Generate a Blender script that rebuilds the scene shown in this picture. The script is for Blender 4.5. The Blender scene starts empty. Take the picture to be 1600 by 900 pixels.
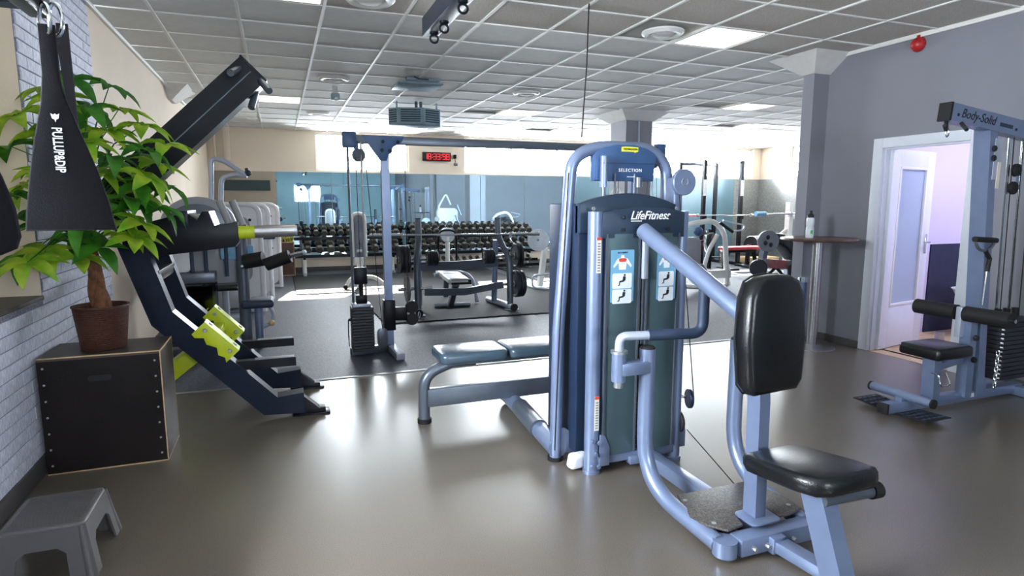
import bpy, bmesh, math, random
from mathutils import Vector, Matrix, Euler
random.seed(7)
S = bpy.context.scene
COL = S.collection
PI = math.pi

# ------------------------------------------------------------------ camera
F = 950.0
PITCH = math.atan(133 / F)
YAW = math.atan(365 / F * math.cos(PITCH))
CAM = Vector((0, 0, 1.46))
fh = Vector((math.sin(YAW), math.cos(YAW), 0)); rt = Vector((math.cos(YAW), -math.sin(YAW), 0))
fw = fh * math.cos(PITCH) + Vector((0, 0, -math.sin(PITCH)))
upv = fh * math.sin(PITCH) + Vector((0, 0, math.cos(PITCH)))
cd = bpy.data.cameras.new('camera'); cd.sensor_width = 36; cd.lens = F / 1600 * 36; cd.clip_start = .05
cam = bpy.data.objects.new('camera', cd); COL.objects.link(cam)
cam.matrix_world = Matrix(((rt.x, upv.x, -fw.x, CAM.x), (rt.y, upv.y, -fw.y, CAM.y), (rt.z, upv.z, -fw.z, CAM.z), (0, 0, 0, 1)))
S.camera = cam
def proj(p):
    q = Vector(p) - CAM; w = q.dot(fw)
    return (800 + F * q.dot(rt) / w, 450 - F * q.dot(upv) / w, w) if w > .1 else (-9999, -9999, w)

# ------------------------------------------------------------------ world, sun, window portals, exposure
W = bpy.data.worlds.new('sky'); S.world = W; W.use_nodes = True
bg = W.node_tree.nodes['Background']; bg.inputs[0].default_value = (.86, .93, 1.0, 1); bg.inputs[1].default_value = 48.0
sd = bpy.data.lights.new('sun', 'SUN'); sd.energy = 40.0; sd.angle = math.radians(1.2); sd.color = (1, .93, .82)
sun = bpy.data.objects.new('sun', sd); COL.objects.link(sun)
sun.rotation_euler = Vector((-.22, -1, -.70)).to_track_quat('-Z', 'Y').to_euler()
def portal(name, loc, w, h, direction):
    l = bpy.data.lights.new(name, 'AREA'); l.shape = 'RECTANGLE'; l.size = w; l.size_y = h; l.cycles.is_portal = True
    o = bpy.data.objects.new(name, l); COL.objects.link(o); o.location = loc
    o.rotation_euler = Vector(direction).to_track_quat('-Z', 'Z').to_euler()
V = S.view_settings
V.view_transform = 'Standard'; V.look = 'None'; V.gamma = 1.0; V.use_curve_mapping = False
V.exposure = 0.5

# ------------------------------------------------------------------ materials
def lin(c):
    return tuple(((v / 255) / 12.92 if v / 255 <= .04045 else ((v / 255 + .055) / 1.055) ** 2.4) for v in c)
MATS = {}
def M(name, rgb, rough=.5, metal=0., var=.10, scale=12., bump=0., bscale=None, coat=0., emit=None, estr=0., spec=.5, trans=0.):
    m = bpy.data.materials.new(name); m.use_nodes = True; nt = m.node_tree; N = nt.nodes; L = nt.links
    b = N['Principled BSDF']; c = lin(rgb)
    tc = N.new('ShaderNodeTexCoord'); nz = N.new('ShaderNodeTexNoise'); nz.inputs['Scale'].default_value = scale; nz.inputs['Detail'].default_value = 4
    L.new(tc.outputs['Object'], nz.inputs['Vector'])
    rp = N.new('ShaderNodeValToRGB'); rp.color_ramp.elements[0].position = .3; rp.color_ramp.elements[1].position = .7
    rp.color_ramp.elements[0].color = (*[v * (1 - var) for v in c], 1); rp.color_ramp.elements[1].color = (*[min(1, v * (1 + var)) for v in c], 1)
    L.new(nz.outputs['Fac'], rp.inputs['Fac']); L.new(rp.outputs['Color'], b.inputs['Base Color'])
    b.inputs['Roughness'].default_value = rough; b.inputs['Metallic'].default_value = metal
    b.inputs['Coat Weight'].default_value = coat; b.inputs['Coat Roughness'].default_value = .22; b.inputs['Specular IOR Level'].default_value = spec
    if bump:
        n2 = N.new('ShaderNodeTexNoise'); n2.inputs['Scale'].default_value = bscale or scale * 8; n2.inputs['Detail'].default_value = 3
        L.new(tc.outputs['Object'], n2.inputs['Vector'])
        bp = N.new('ShaderNodeBump'); bp.inputs['Strength'].default_value = bump; bp.inputs['Distance'].default_value = .01
        L.new(n2.outputs['Fac'], bp.inputs['Height']); L.new(bp.outputs['Normal'], b.inputs['Normal'])
    if emit: b.inputs['Emission Color'].default_value = (*lin(emit), 1); b.inputs['Emission Strength'].default_value = estr
    MATS[name] = m; return m
def speckle(name, rgb, rgb2, scale, rough, bump=.1, amount=.5, spec=.5, patch=.0, coat=0.):
    m = M(name, rgb, rough, spec=spec, coat=coat); nt = m.node_tree; N = nt.nodes; L = nt.links; b = N['Principled BSDF']
    tc = N['Texture Coordinate'] if 'Texture Coordinate' in N else [n for n in N if n.type == 'TEX_COORD'][0]
    nz = N.new('ShaderNodeTexNoise'); nz.inputs['Scale'].default_value = scale; nz.inputs['Detail'].default_value = 2; nz.inputs['Roughness'].default_value = .7
    L.new(tc.outputs['Object'], nz.inputs['Vector'])
    rp = N.new('ShaderNodeValToRGB'); rp.color_ramp.elements[0].position = .42; rp.color_ramp.elements[1].position = .66
    rp.color_ramp.elements[0].color = (*lin(rgb), 1); rp.color_ramp.elements[1].color = (*lin(rgb2), 1)
    L.new(nz.outputs['Fac'], rp.inputs['Fac'])
    out = rp.outputs['Color']
    n3 = N.new('ShaderNodeTexNoise'); n3.inputs['Scale'].default_value = 1.3; n3.inputs['Detail'].default_value = 5
    L.new(tc.outputs['Object'], n3.inputs['Vector'])
    if patch:
        mx = N.new('ShaderNodeMix'); mx.data_type = 'RGBA'; mx.blend_type = 'MULTIPLY'; mx.inputs[0].default_value = patch
        r3 = N.new('ShaderNodeMapRange'); r3.inputs[1].default_value = .1; r3.inputs[2].default_value = .9; r3.inputs[3].default_value = .6; r3.inputs[4].default_value = 1.; L.new(n3.outputs['Fac'], r3.inputs[0])
        L.new(out, mx.inputs[6]); L.new(r3.outputs[0], mx.inputs[7]); out = mx.outputs[2]
        mr = N.new('ShaderNodeMapRange'); mr.inputs[1].default_value = .1; mr.inputs[2].default_value = .9
        mr.inputs[3].default_value = rough - .03; mr.inputs[4].default_value = rough + .04
        L.new(n3.outputs['Fac'], mr.inputs[0]); L.new(mr.outputs[0], b.inputs['Roughness'])
    L.new(out, b.inputs['Base Color'])
    if bump:
        bp = N.new('ShaderNodeBump'); bp.inputs['Strength'].default_value = bump; bp.inputs['Distance'].default_value = .004
        L.new(nz.outputs['Fac'], bp.inputs['Height']); L.new(bp.outputs['Normal'], b.inputs['Normal'])
    return m
speckle('vinyl_floor', (90, 82, 73), (126, 116, 104), 260, .33, 0, patch=.35, spec=.9, coat=.4)
speckle('rubber_floor', (50, 54, 64), (92, 97, 110), 70, .55, 0, patch=.3)
speckle('rubber_mat', (96, 98, 98), (138, 140, 138), 70, .5, 0, patch=.3)
M('mat_edge', (22, 24, 28), .8)
M('wall_cream', (226, 212, 194), .85, var=.03, scale=2, bump=.08, bscale=60)
M('wall_blue', (132, 133, 143), .62, var=.04, scale=2, bump=.06, bscale=70)
M('wall_teal', (104, 136, 150), .45, var=.06, scale=1.2, bump=.04, bscale=80)
speckle('wall_speckled', (120, 122, 122), (150, 150, 146), 40, .6, .08)
M('wall_taupe', (158, 148, 134), .8, var=.04, scale=3)
M('wall_back', (178, 208, 220), .8, var=.05, scale=2)
M('wall_lilac', (214, 208, 232), .8, var=.02, scale=2)
M('floor_tan', (196, 172, 138), .5, var=.12, scale=4)
M('ceiling_white', (196, 196, 190), .9, var=.03)
M('tile_smooth', (226, 226, 222), .85, var=.04, scale=6, bump=.04, bscale=50)
speckle('tile_speckled', (176, 170, 162), (236, 230, 220), 120, .9, .3)
M('grid_white', (240, 240, 236), .5, var=.02)
M('plaster_white', (222, 220, 216), .8, var=.05, scale=9)
speckle('mortar', (104, 106, 126), (140, 142, 162), 60, .9, .2)
speckle('brick_paint', (196, 200, 220), (238, 240, 250), 26, .75, .25, patch=.35)
M('sill_wood', (64, 60, 60), .55, var=.35, scale=18)
M('baseboard', (78, 76, 78), .6)
M('metal_strip', (170, 172, 172), .35, metal=.9)
M('door_white', (226, 232, 242), .4, var=.02)
M('window_white', (236, 238, 240), .45, var=.02)
M('steel_frame', (122, 137, 168), .34, metal=.42, var=.05, coat=.25)
M('steel_light', (176, 184, 200), .36, metal=.3, var=.05, coat=.2)
M('steel_dark', (96, 104, 116), .35, metal=.5, var=.05)
M('shroud', (84, 106, 112), .30, metal=.45, var=.05, scale=3)
M('header_dark', (34, 50, 70), .45, var=.05)
M('header_blue', (58, 88, 132), .42, var=.05)
M('shroud_navy', (24, 40, 64), .45, var=.06)
M('chrome', (214, 216, 220), .12, metal=1., var=.02)
M('brushed', (178, 178, 182), .28, metal=.9, var=.08, scale=40)
M('zinc', (170, 172, 176), .4, metal=.8, var=.15, scale=60)
M('black_metal', (18, 20, 27), .38, metal=.25, var=.1, spec=.25)
M('black_blue', (22, 32, 50), .38, metal=.25, var=.08, spec=.25)
M('black_rubber', (16, 17, 20), .7, var=.15, bump=.1, bscale=200)
M('black_vinyl', (12, 14, 17), .30, var=.1, bump=.15, bscale=160, coat=.1)
M('glare_vinyl', (62, 80, 94), .24, var=.06, bump=.08, bscale=160, coat=.2)  # black vinyl lightened, window glare put into the base colour
M('black_cord', (18, 18, 20), .5)
M('grip_navy', (40, 54, 78), .55, var=.1, bump=.1, bscale=120)
M('grip_grey', (140, 140, 144), .55, var=.1)
M('lime', (190, 204, 34), .42, var=.05)
M('white_paint', (232, 232, 228), .35, var=.03)
M('white_plastic', (226, 226, 230), .38, var=.03)
M('grey_plastic', (150, 152, 160), .45, var=.04)
M('stool_plastic', (88, 85, 87), .38, var=.08, bump=.05)
M('white_foam', (244, 244, 246), .7)
M('ply_black', (26, 20, 20), .5, var=.2, scale=5, bump=.08, bscale=60, spec=.25)
M('ply_lit', (66, 56, 52), .45, var=.25, scale=6)  # lighter copy of the plywood, light on top and sides painted in
M('ply_edge', (196, 166, 126), .6, var=.2, scale=30)
M('wicker', (74, 42, 30), .6, var=.35, scale=70, bump=.4, bscale=140)
M('soil', (44, 32, 24), .95, var=.4, scale=60, bump=.6)
M('bark', (112, 72, 46), .85, var=.4, scale=30, bump=.6, bscale=60)
M('strap_cloth', (15, 15, 21), .9, var=.12, scale=80, bump=.25, bscale=500, spec=.25)
M('print_white', (230, 230, 230), .7)
M('print_black', (18, 20, 24), .6)
M('print_grey', (120, 124, 132), .6)
M('label_white', (226, 234, 240), .5)
M('label_blue', (112, 164, 196), .5)
M('label_cream', (222, 214, 200), .5)
M('skin_print', (226, 170, 140), .6)
M('red_print', (206, 70, 52), .6)
M('logo_yellow', (224, 222, 60), .5)
M('green_print', (60, 190, 70), .5)
M('table_wood', (84, 62, 54), .4, var=.3, scale=14)
M('bottle', (222, 228, 232), .3)
M('red_plastic', (176, 34, 36), .4)
M('red_vinyl', (206, 58, 66), .4)
M('plate_grey', (120, 124, 130), .42, metal=.5)
M('plate_black', (34, 37, 44), .5, var=.15)
M('plate_green', (36, 180, 84), .5)
M('dumb_rubber', (70, 69, 66), .5, var=.18, scale=30)
M('plate_disc', (186, 196, 206), .35, metal=.4)
M('wood_pale', (206, 176, 132), .6, var=.2)
M('planter_brown', (92, 62, 54), .6, var=.15)
M('flower_yellow', (232, 214, 70), .6, var=.2)
M('dark_panel', (36, 58, 62), .5)
M('navy_panel', (34, 40, 66), .7, var=.1)
M('heater_blue', (148, 172, 186), .5)
M('heater_dark', (52, 78, 92), .6)
M('clock_black', (24, 4, 6), .4)
M('clock_led', (255, 50, 56), .4, emit=(255, 30, 40), estr=.9)
M('lamp_panel', (240, 238, 230), .6, emit=(255, 246, 230), estr=2.2)
M('room_fill', (240, 238, 230), .6, emit=(232, 232, 255), estr=14.0)  # fill emission for the lamp added in the side room
def special():
    m = M('mirror_glass', (206, 232, 240), .015, metal=1., var=.01)
    m = bpy.data.materials.new('window_glass'); m.use_nodes = True; N = m.node_tree.nodes; L = m.node_tree.links
    N.remove(N['Principled BSDF']); t = N.new('ShaderNodeBsdfTransparent'); g = N.new('ShaderNodeBsdfGlossy'); g.inputs['Roughness'].default_value = .02
    lw = N.new('ShaderNodeFresnel'); lw.inputs[0].default_value = 1.3; x = N.new('ShaderNodeMixShader')
    L.new(lw.outputs[0], x.inputs[0]); L.new(t.outputs[0], x.inputs[1]); L.new(g.outputs[0], x.inputs[2]); L.new(x.outputs[0], N['Material Output'].inputs[0]); MATS['window_glass'] = m
    m = bpy.data.materials.new('smoked_shield'); m.use_nodes = True; N = m.node_tree.nodes; L = m.node_tree.links
    N.remove(N['Principled BSDF']); t = N.new('ShaderNodeBsdfTransparent'); t.inputs[0].default_value = (.35, .38, .42, 1); g = N.new('ShaderNodeBsdfGlossy'); g.inputs['Roughness'].default_value = .08
    x = N.new('ShaderNodeMixShader'); x.inputs[0].default_value = .12
    L.new(t.outputs[0], x.inputs[1]); L.new(g.outputs[0], x.inputs[2]); L.new(x.outputs[0], N['Material Output'].inputs[0]); MATS['smoked_shield'] = m
    m = bpy.data.materials.new('frosted_glass'); m.use_nodes = True; N = m.node_tree.nodes; L = m.node_tree.links
    b = N['Principled BSDF']; b.inputs['Base Color'].default_value = (.62, .76, .92, 1); b.inputs['Roughness'].default_value = .35; b.inputs['Transmission Weight'].default_value = .45
    nz = N.new('ShaderNodeTexNoise'); nz.inputs['Scale'].default_value = 90; bp = N.new('ShaderNodeBump'); bp.inputs['Strength'].default_value = .4; bp.inputs['Distance'].default_value = .005
    tc = N.new('ShaderNodeTexCoord'); L.new(tc.outputs['Object'], nz.inputs['Vector']); L.new(nz.outputs['Fac'], bp.inputs['Height']); L.new(bp.outputs['Normal'], b.inputs['Normal']); MATS['frosted_glass'] = m
    for nm, c1, c2 in (('leaf_dark', (34, 92, 26), (70, 138, 34)), ('leaf_light', (104, 160, 30), (178, 200, 62))):
        m = bpy.data.materials.new(nm); m.use_nodes = True; N = m.node_tree.nodes; L = m.node_tree.links
        b = N['Principled BSDF']; b.inputs['Roughness'].default_value = .42
        tc = N.new('ShaderNodeTexCoord'); nz = N.new('ShaderNodeTexNoise'); nz.inputs['Scale'].default_value = 9; L.new(tc.outputs['Object'], nz.inputs['Vector'])
        rp = N.new('ShaderNodeValToRGB'); rp.color_ramp.elements[0].color = (*lin(c1), 1); rp.color_ramp.elements[1].color = (*lin(c2), 1); rp.color_ramp.elements[0].position = .35; rp.color_ramp.elements[1].position = .65
        L.new(nz.outputs['Fac'], rp.inputs['Fac']); L.new(rp.outputs[0], b.inputs['Base Color'])
        t = N.new('ShaderNodeBsdfTranslucent'); L.new(rp.outputs[0], t.inputs[0]); x = N.new('ShaderNodeMixShader'); x.inputs[0].default_value = .45
        L.new(b.outputs[0], x.inputs[1]); L.new(t.outputs[0], x.inputs[2]); L.new(x.outputs[0], N['Material Output'].inputs[0]); MATS[nm] = m
special()

# ------------------------------------------------------------------ mesh helpers
ORG = {}
def Vs(p): return p if isinstance(p, Vector) else Vector(p)
def fillet(pts, r, seg=5):
    pts = [Vs(p) for p in pts]; out = [pts[0]]
    for i in range(1, len(pts) - 1):
        a, b, c = pts[i - 1], pts[i], pts[i + 1]
        d1 = (a - b); d2 = (c - b); k = min(r, d1.length * .49, d2.length * .49)
        p1 = b + d1.normalized() * k; p2 = b + d2.normalized() * k
        for s in range(seg + 1):
            t = s / seg; out.append(p1 * (1 - t) ** 2 + b * 2 * t * (1 - t) + p2 * t ** 2)
    out.append(pts[-1]); return out
class MB:
    def __init__(s): s.bm = bmesh.new()
    def box(s, c, sz, rot=None, bev=0., seg=2):
        mt = Matrix.Translation(Vs(c))
        if rot is not None: mt = mt @ (rot if isinstance(rot, Matrix) else Euler(rot).to_matrix()).to_4x4()
        mt = mt @ Matrix.Diagonal((*sz, 1))
        g = bmesh.ops.create_cube(s.bm, size=1, matrix=mt)
        if bev:
            es = list({e for v in g['verts'] for e in v.link_edges})
            bmesh.ops.bevel(s.bm, geom=es, offset=min(bev, min(sz) * .45), segments=seg, affect='EDGES', profile=.5)
        return s
    def bx(s, x0, x1, y0, y1, z0, z1, bev=0., seg=2):
        return s.box(((x0 + x1) / 2, (y0 + y1) / 2, (z0 + z1) / 2), (abs(x1 - x0), abs(y1 - y0), abs(z1 - z0)), None, bev, seg)
    def bar(s, p0, p1, w, h, up=(0, 0, 1), bev=.005):
        p0, p1 = Vs(p0), Vs(p1); d = p1 - p0; z = d.normalized(); x = Vs(up).cross(z)
        if x.length < 1e-4: x = Vector((1, 0, 0)).cross(z)
        if x.length < 1e-4: x = Vector((0, 1, 0))
        x.normalize(); y = z.cross(x)
        return s.box((p0 + p1) / 2, (w, h, d.length), Matrix((x, y, z)).transposed(), bev)
    def tube(s, pts, r, n=10, sq=None, up=None, cap=True, closed=False):
        pts = [Vs(p) for p in pts]; m = len(pts); rings = []
        tg = []
        for i in range(m):
            if closed: t = (pts[(i + 1) % m] - pts[i - 1])
            else: t = (pts[min(i + 1, m - 1)] - pts[max(i - 1, 0)])
            tg.append(t.normalized())
        u = Vs(up) if up else (Vector((0, 0, 1)) if abs(tg[0].z) < .9 else Vector((1, 0, 0)))
        x = u.cross(tg[0]).normalized()
        for i in range(m):
            x = (x - tg[i] * x.dot(tg[i])).normalized(); y = tg[i].cross(x)
            rr = r[i] if isinstance(r, (list, tuple)) else r
            if sq:
                c = [(-sq[0] / 2, -sq[1] / 2), (sq[0] / 2, -sq[1] / 2), (sq[0] / 2, sq[1] / 2), (-sq[0] / 2, sq[1] / 2)]
            else: c = [(rr * math.cos(2 * PI * k / n), rr * math.sin(2 * PI * k / n)) for k in range(n)]
            rings.append([s.bm.verts.new(pts[i] + x * a + y * b) for a, b in c])
        k = len(rings[0])
        for i in range(m if closed else m - 1):
            A, B = rings[i], rings[(i + 1) % m]
            for j in range(k): s.bm.faces.new((A[j], A[(j + 1) % k], B[(j + 1) % k], B[j]))
        if cap and not closed: s.bm.faces.new(rings[0][::-1]); s.bm.faces.new(rings[-1])
        return s
    def cyl(s, p0, p1, r, r2=None, n=20):
        return s.tube([p0, p1], [r, r if r2 is None else r2], n)
    def lathe(s, prof, o, axis=(0, 0, 1), n=28):
        o = Vs(o); z = Vs(axis).normalized(); x = (Vector((1, 0, 0)) if abs(z.x) < .9 else Vector((0, 1, 0))); x = (x - z * x.dot(z)).normalized(); y = z.cross(x); rings = []
        for r, h in prof:
            if r < 1e-5: rings.append([s.bm.verts.new(o + z * h)])
            else: rings.append([s.bm.verts.new(o + z * h + (x * math.cos(2 * PI * k / n) + y * math.sin(2 * PI * k / n)) * r) for k in range(n)])
        for A, B in zip(rings, rings[1:]):
            for j in range(n):
                a = A[j % len(A)], A[(j + 1) % len(A)], B[(j + 1) % len(B)], B[j % len(B)]
                f = list(dict.fromkeys(a))
                if len(f) >= 3: s.bm.faces.new(f)
        return s
    def disc(s, o, axis, r, t, bev=.004, n=28, hole=0.):
        p = [(hole, 0), (r - bev, 0), (r, bev), (r, t - bev), (r - bev, t), (hole, t)]
        if hole: p.append((hole, 0))
        return s.lathe(p, o, axis, n)
    def prism(s, poly, o, ux, uy, t, bev=0.):
        o = Vs(o); ux = Vs(ux); uy = Vs(uy); nz = ux.cross(uy).normalized()
        a = [s.bm.verts.new(o + ux * p[0] + uy * p[1]) for p in poly]
        f = s.bm.faces.new(a); g = bmesh.ops.extrude_face_region(s.bm, geom=[f])
        nv = [v for v in g['geom'] if isinstance(v, bmesh.types.BMVert)]
        for v in nv: v.co += nz * t
        if bev:
            allv = set(a) | set(nv); es = [e for e in s.bm.edges if e.verts[0] in allv and e.verts[1] in allv and ((e.verts[0] in a) == (e.verts[1] in a))]
            bmesh.ops.bevel(s.bm, geom=es, offset=bev, segments=2, affect='EDGES', profile=.5)
        return s
    def ball(s, c, r, sc=(1, 1, 1), n=14):
        bmesh.ops.create_uvsphere(s.bm, u_segments=n, v_segments=max(6, n // 2 + 1), radius=r, matrix=Matrix.Translation(Vs(c)) @ Matrix.Diagonal((*sc, 1))); return s
    def mesh(s, name, smooth=True, ang=35):
        bmesh.ops.recalc_face_normals(s.bm, faces=s.bm.faces)
        me = bpy.data.meshes.new(name); s.bm.to_mesh(me); s.bm.free()
        if smooth:
            me.polygons.foreach_set('use_smooth', [True] * len(me.polygons)); me.set_sharp_from_angle(angle=math.radians(ang))
        return me
    def build(s, name, mat, parent=None, org=None, smooth=True, ang=35, sep=False):
        if sep:
            todo = set(s.bm.verts); first = None
            while todo:
                st = [next(iter(todo))]; isl = set(st)
                while st:
                    v = st.pop()
                    for e in v.link_edges:
                        w = e.other_vert(v)
                        if w not in isl: isl.add(w); st.append(w)
                todo -= isl; nb = MB(); mp = {v: nb.bm.verts.new(v.co) for v in isl}
                for fc in {fc for v in isl for fc in v.link_faces}: nb.bm.faces.new([mp[v] for v in fc.verts])
                o = nb.build(name, mat, parent, org, smooth, ang); first = first or o
            s.bm.free(); return first
        o0 = ORG.get(parent.name if parent else None, Vector((0, 0, 0))) if parent else Vs(org or (0, 0, 0))
        bmesh.ops.translate(s.bm, verts=s.bm.verts, vec=-o0)
        me = s.mesh(name, smooth, ang); me.materials.append(MATS[mat])
        o = bpy.data.objects.new(name, me); COL.objects.link(o)
        if parent: o.parent = parent
        else: o.location = o0
        ORG[o.name] = o0; return o
def tag(o, label=None, cat=None, group=None, kind=None):
    if label: o['label'] = label
    if cat: o['category'] = cat
    if group: o['group'] = group
    if kind: o['kind'] = kind
    return o
def thing(name, label, cat, loc, group=None):
    o = bpy.data.objects.new(name, None); COL.objects.link(o); o.location = loc; o.empty_display_size = .1
    ORG[o.name] = Vs(loc); return tag(o, label, cat, group)
def struct(o): o['kind'] = 'structure'; return o
def link_mesh(name, me, parent, loc, rot=None, sc=None):
    o = bpy.data.objects.new(name, me); COL.objects.link(o); o.parent = parent
    o.location = Vs(loc) - (ORG.get(parent.name, Vector()) if parent else Vector())
    if rot: o.rotation_euler = rot
    if sc: o.scale = sc
    ORG[o.name] = ORG.get(parent.name, Vector()) if parent else Vs(loc); return o
def dup(root, loc, label=None, rotz=None, sc=None):
    r = root.copy(); COL.objects.link(r); r.location = loc; ORG[r.name] = Vs(loc)
    if rotz is not None: r.rotation_euler = (0, 0, rotz)
    if sc: r.scale = (sc, sc, sc) if not isinstance(sc, tuple) else sc
    if label: r['label'] = label
    for ch in list(root.children):
        c = ch.copy(); COL.objects.link(c); c.parent = r
        for g in list(ch.children):
            d = g.copy(); COL.objects.link(d); d.parent = c
    return r
def text(name, body, size, o, ux, uy, mat, parent, align='CENTER', ext=.0008, shear=0., sx=1., space=1., off=0.):
    cu = bpy.data.curves.new('t', 'FONT'); cu.body = body; cu.size = size; cu.align_x = align; cu.align_y = 'CENTER'; cu.extrude = ext; cu.shear = shear; cu.space_character = space; cu.resolution_u = 3; cu.offset = size * off
    ob = bpy.data.objects.new('t', cu); COL.objects.link(ob)
    dg = bpy.context.evaluated_depsgraph_get(); me = bpy.data.meshes.new_from_object(ob.evaluated_get(dg))
    bpy.data.objects.remove(ob); ux = Vs(ux).normalized(); uy = Vs(uy).normalized(); uz = ux.cross(uy); o = Vs(o) - ORG.get(parent.name, Vector())
    mt = Matrix(((ux.x * sx, uy.x, uz.x, o.x), (ux.y * sx, uy.y, uz.y, o.y), (ux.z * sx, uy.z, uz.z, o.z), (0, 0, 0, 1)))
    me.transform(mt); me.materials.clear(); me.materials.append(MATS[mat])
    ob = bpy.data.objects.new(name, me); COL.objects.link(ob); ob.parent = parent; ORG[ob.name] = ORG.get(parent.name, Vector()); return ob
def rounded(w, h, r, seg=5, cx=0., cy=0.):
    p = []
    for sx, sy, a0 in ((1, -1, -90), (1, 1, 0), (-1, 1, 90), (-1, -1, 180)):
        for k in range(seg + 1):
            a = math.radians(a0 + 90 * k / seg); p.append((cx + sx * (w / 2 - r) + r * math.cos(a), cy + sy * (h / 2 - r) + r * math.sin(a)))
    return p
XA, YA, ZA = Vector((1, 0, 0)), Vector((0, 1, 0)), Vector((0, 0, 1))

# ------------------------------------------------------------------ room shell
XL, XR, YF, YB, H, XE = -1.27, 5.43, 13.65, -3.2, 2.95, 12.6
f = struct(MB().bx(XL - .5, XR + .2, YB - .2, 5.15, -.1, 0).build('floor', 'vinyl_floor'))
f2 = struct(MB().bx(XL - .5, XE + .2, 5.15, YF + .2, -.1, .004).bx(XR + .2, XE + .2, 4.95, 5.15, -.1, .004).build('floor_rubber', 'rubber_floor'))
struct(MB().bx(XL, XR, 5.125, 5.165, 0, .007, .002).build('trim_1', 'metal_strip'))
wl = MB().bx(XL - .4, XL, YB, .9, 0, H).bx(XL - .4, XL, .9, 4.1, 0, .92).bx(XL - .4, XL, .9, 4.1, 2.66, H).bx(XL - .4, XL, 4.1, YF + .2, 0, H)
wl.bx(XL - .45, XL - .30, 2.6, 4.2, .9, 2.7).bx(XL - .45, XL - .30, .8, 1.0, .9, 2.7).bx(XL - .45, XL - .30, 1.0, 2.6, .9, 1.05).bx(XL - .45, XL - .30, 1.0, 2.6, 2.45, 2.7)  # outer wall closing the recess, shaped to cut the light coming in
wl = struct(wl.build('wall_left', 'wall_cream', smooth=False))
MB().bx(XL, XL + .003, -.5, .9, .1, H).bx(XL, XL + .003, .9, 4.1, .1, .915).bx(XL, XL + .003, .9, 4.1, 2.665, H).bx(XL, XL + .003, 4.1, 5.585, .1, H).build('brick_backing', 'mortar', wl, smooth=False)
# bricks of the left wall, the 300 that show largest as parts
bl, bh = .21, .072
cells = []
for r in range(int((H - .1) / bh)):
    z = .1 + (r + .5) * bh
    k = 0
    y = -.5 + (bl / 2 if r % 2 else 0)
    while y < 5.585:
        y0, y1 = y, min(y + bl, 5.585); y += bl
        if y1 - y0 < .04: continue
        if y0 < 4.1 and z + bh / 2 > .915 and z - bh / 2 < 2.665:
            if y1 > 4.14: y0 = 4.1
            else: continue
        u, v, w = proj((XL, (y0 + y1) / 2, z))
        cells.append(((y0 + y1) / 2, y1 - y0, z, -30 < u < 1600 and -20 < v < 900, w))
cells.sort(key=lambda c: (not c[3], c[4]))
bme = [MB().box((0, 0, 0), (.012, 1, bh - .006), None, .0025, 1).mesh('brick', False) for _ in range(1)][0]
bme.materials.append(MATS['brick_paint'])
for c in cells[:300]:
    link_mesh('brick', bme, wl, (XL + .004 + random.uniform(-.0015, .0015), c[0], c[2]), sc=(1, c[1] - .006, 1))
rest = MB()
for c in cells[300:]: rest.box((XL + .004, c[0], c[2]), (.012, c[1] - .006, bh - .006))
rest.build('brick_field', 'brick_paint', wl, smooth=False)['kind'] = 'stuff'
struct(MB().bx(XL - .36, XL + .012, .9, 4.1, .92, .945, .004).build('trim_2', 'sill_wood'))
struct(MB().bx(XL, XL + .02, YB, 5.585, 0, .10, .004).bx(XL, XL + .016, 5.585, YF, 0, .08, .003).build('baseboard_left', 'baseboard'))
struct(MB().bx(XL, XL + .03, YB, YF, H - .03, H, .004).build('trim_3', 'grid_white'))
# left column head
def capital(name, cx0, cx1, cy0, cy1, e, dz=.17, mat='plaster_white'):
    m = MB(); a = [(cx0, cy0), (cx1, cy0), (cx1, cy1), (cx0, cy1)]
    ex = [(cx0 - e, cy0 - e), (cx1 + e, cy0 - e), (cx1 + e, cy1 + e), (cx0 - e, cy1 + e)]
    lo = [m.bm.verts.new((x, y, H - dz)) for x, y in a]; hi = [m.bm.verts.new((x, y, H + .01)) for x, y in ex]
    m.bm.faces.new(lo[::-1]); m.bm.faces.new(hi)
    for i in range(4): m.bm.faces.new((lo[i], lo[(i + 1) % 4], hi[(i + 1) % 4], hi[i]))
    return struct(m.build(name, mat, smooth=False))
capital('trim_4', XL - .3, XL + .05, 9.15, 9.5, .22)
# window beside the camera on the left
def window(name, axis, c, a0, a1, z0, z1, n, depth=.06, face=1, mull=.05):
    """axis 'x': wall plane at X=c, runs along Y; axis 'y': wall plane at Y=c, runs along X"""
    def b(m, u0, u1, v0, v1, d0, d1):
        return m.bx(c + d0, c + d1, u0, u1, v0, v1, .004) if axis == 'x' else m.bx(u0, u1, c + d0, c + d1, v0, v1, .004)
    fr = MB(); w = .05
    for u0, u1, v0, v1 in ((a0, a1, z0, z0 + w), (a0, a1, z1 - w, z1), (a0, a0 + w, z0 + w, z1 - w), (a1 - w, a1, z0 + w, z1 - w)): b(fr, u0, u1, v0, v1, -depth / 2, depth / 2)
    o = struct(fr.build(name, 'window_white')); st = (a1 - a0) / n
    for k in range(1, n): b(MB(), a0 + k * st - mull / 2, a0 + k * st + mull / 2, z0 + w, z1 - w, -depth / 2, depth / 2).build('mullion', 'window_white', o)
    for k in range(n): b(MB(), a0 + k * st + mull / 2, a0 + (k + 1) * st - mull / 2, z0 + w, z1 - w, -.004, .004).build('pane', 'window_glass', o)
    return o
window('window_1', 'x', XL - .36, 1.0, 2.6, 1.05, 2.45, 2)
portal('window_light_1', (XL - .42, 1.8, 1.75), 1.6, 1.4, (1, 0, 0))
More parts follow.
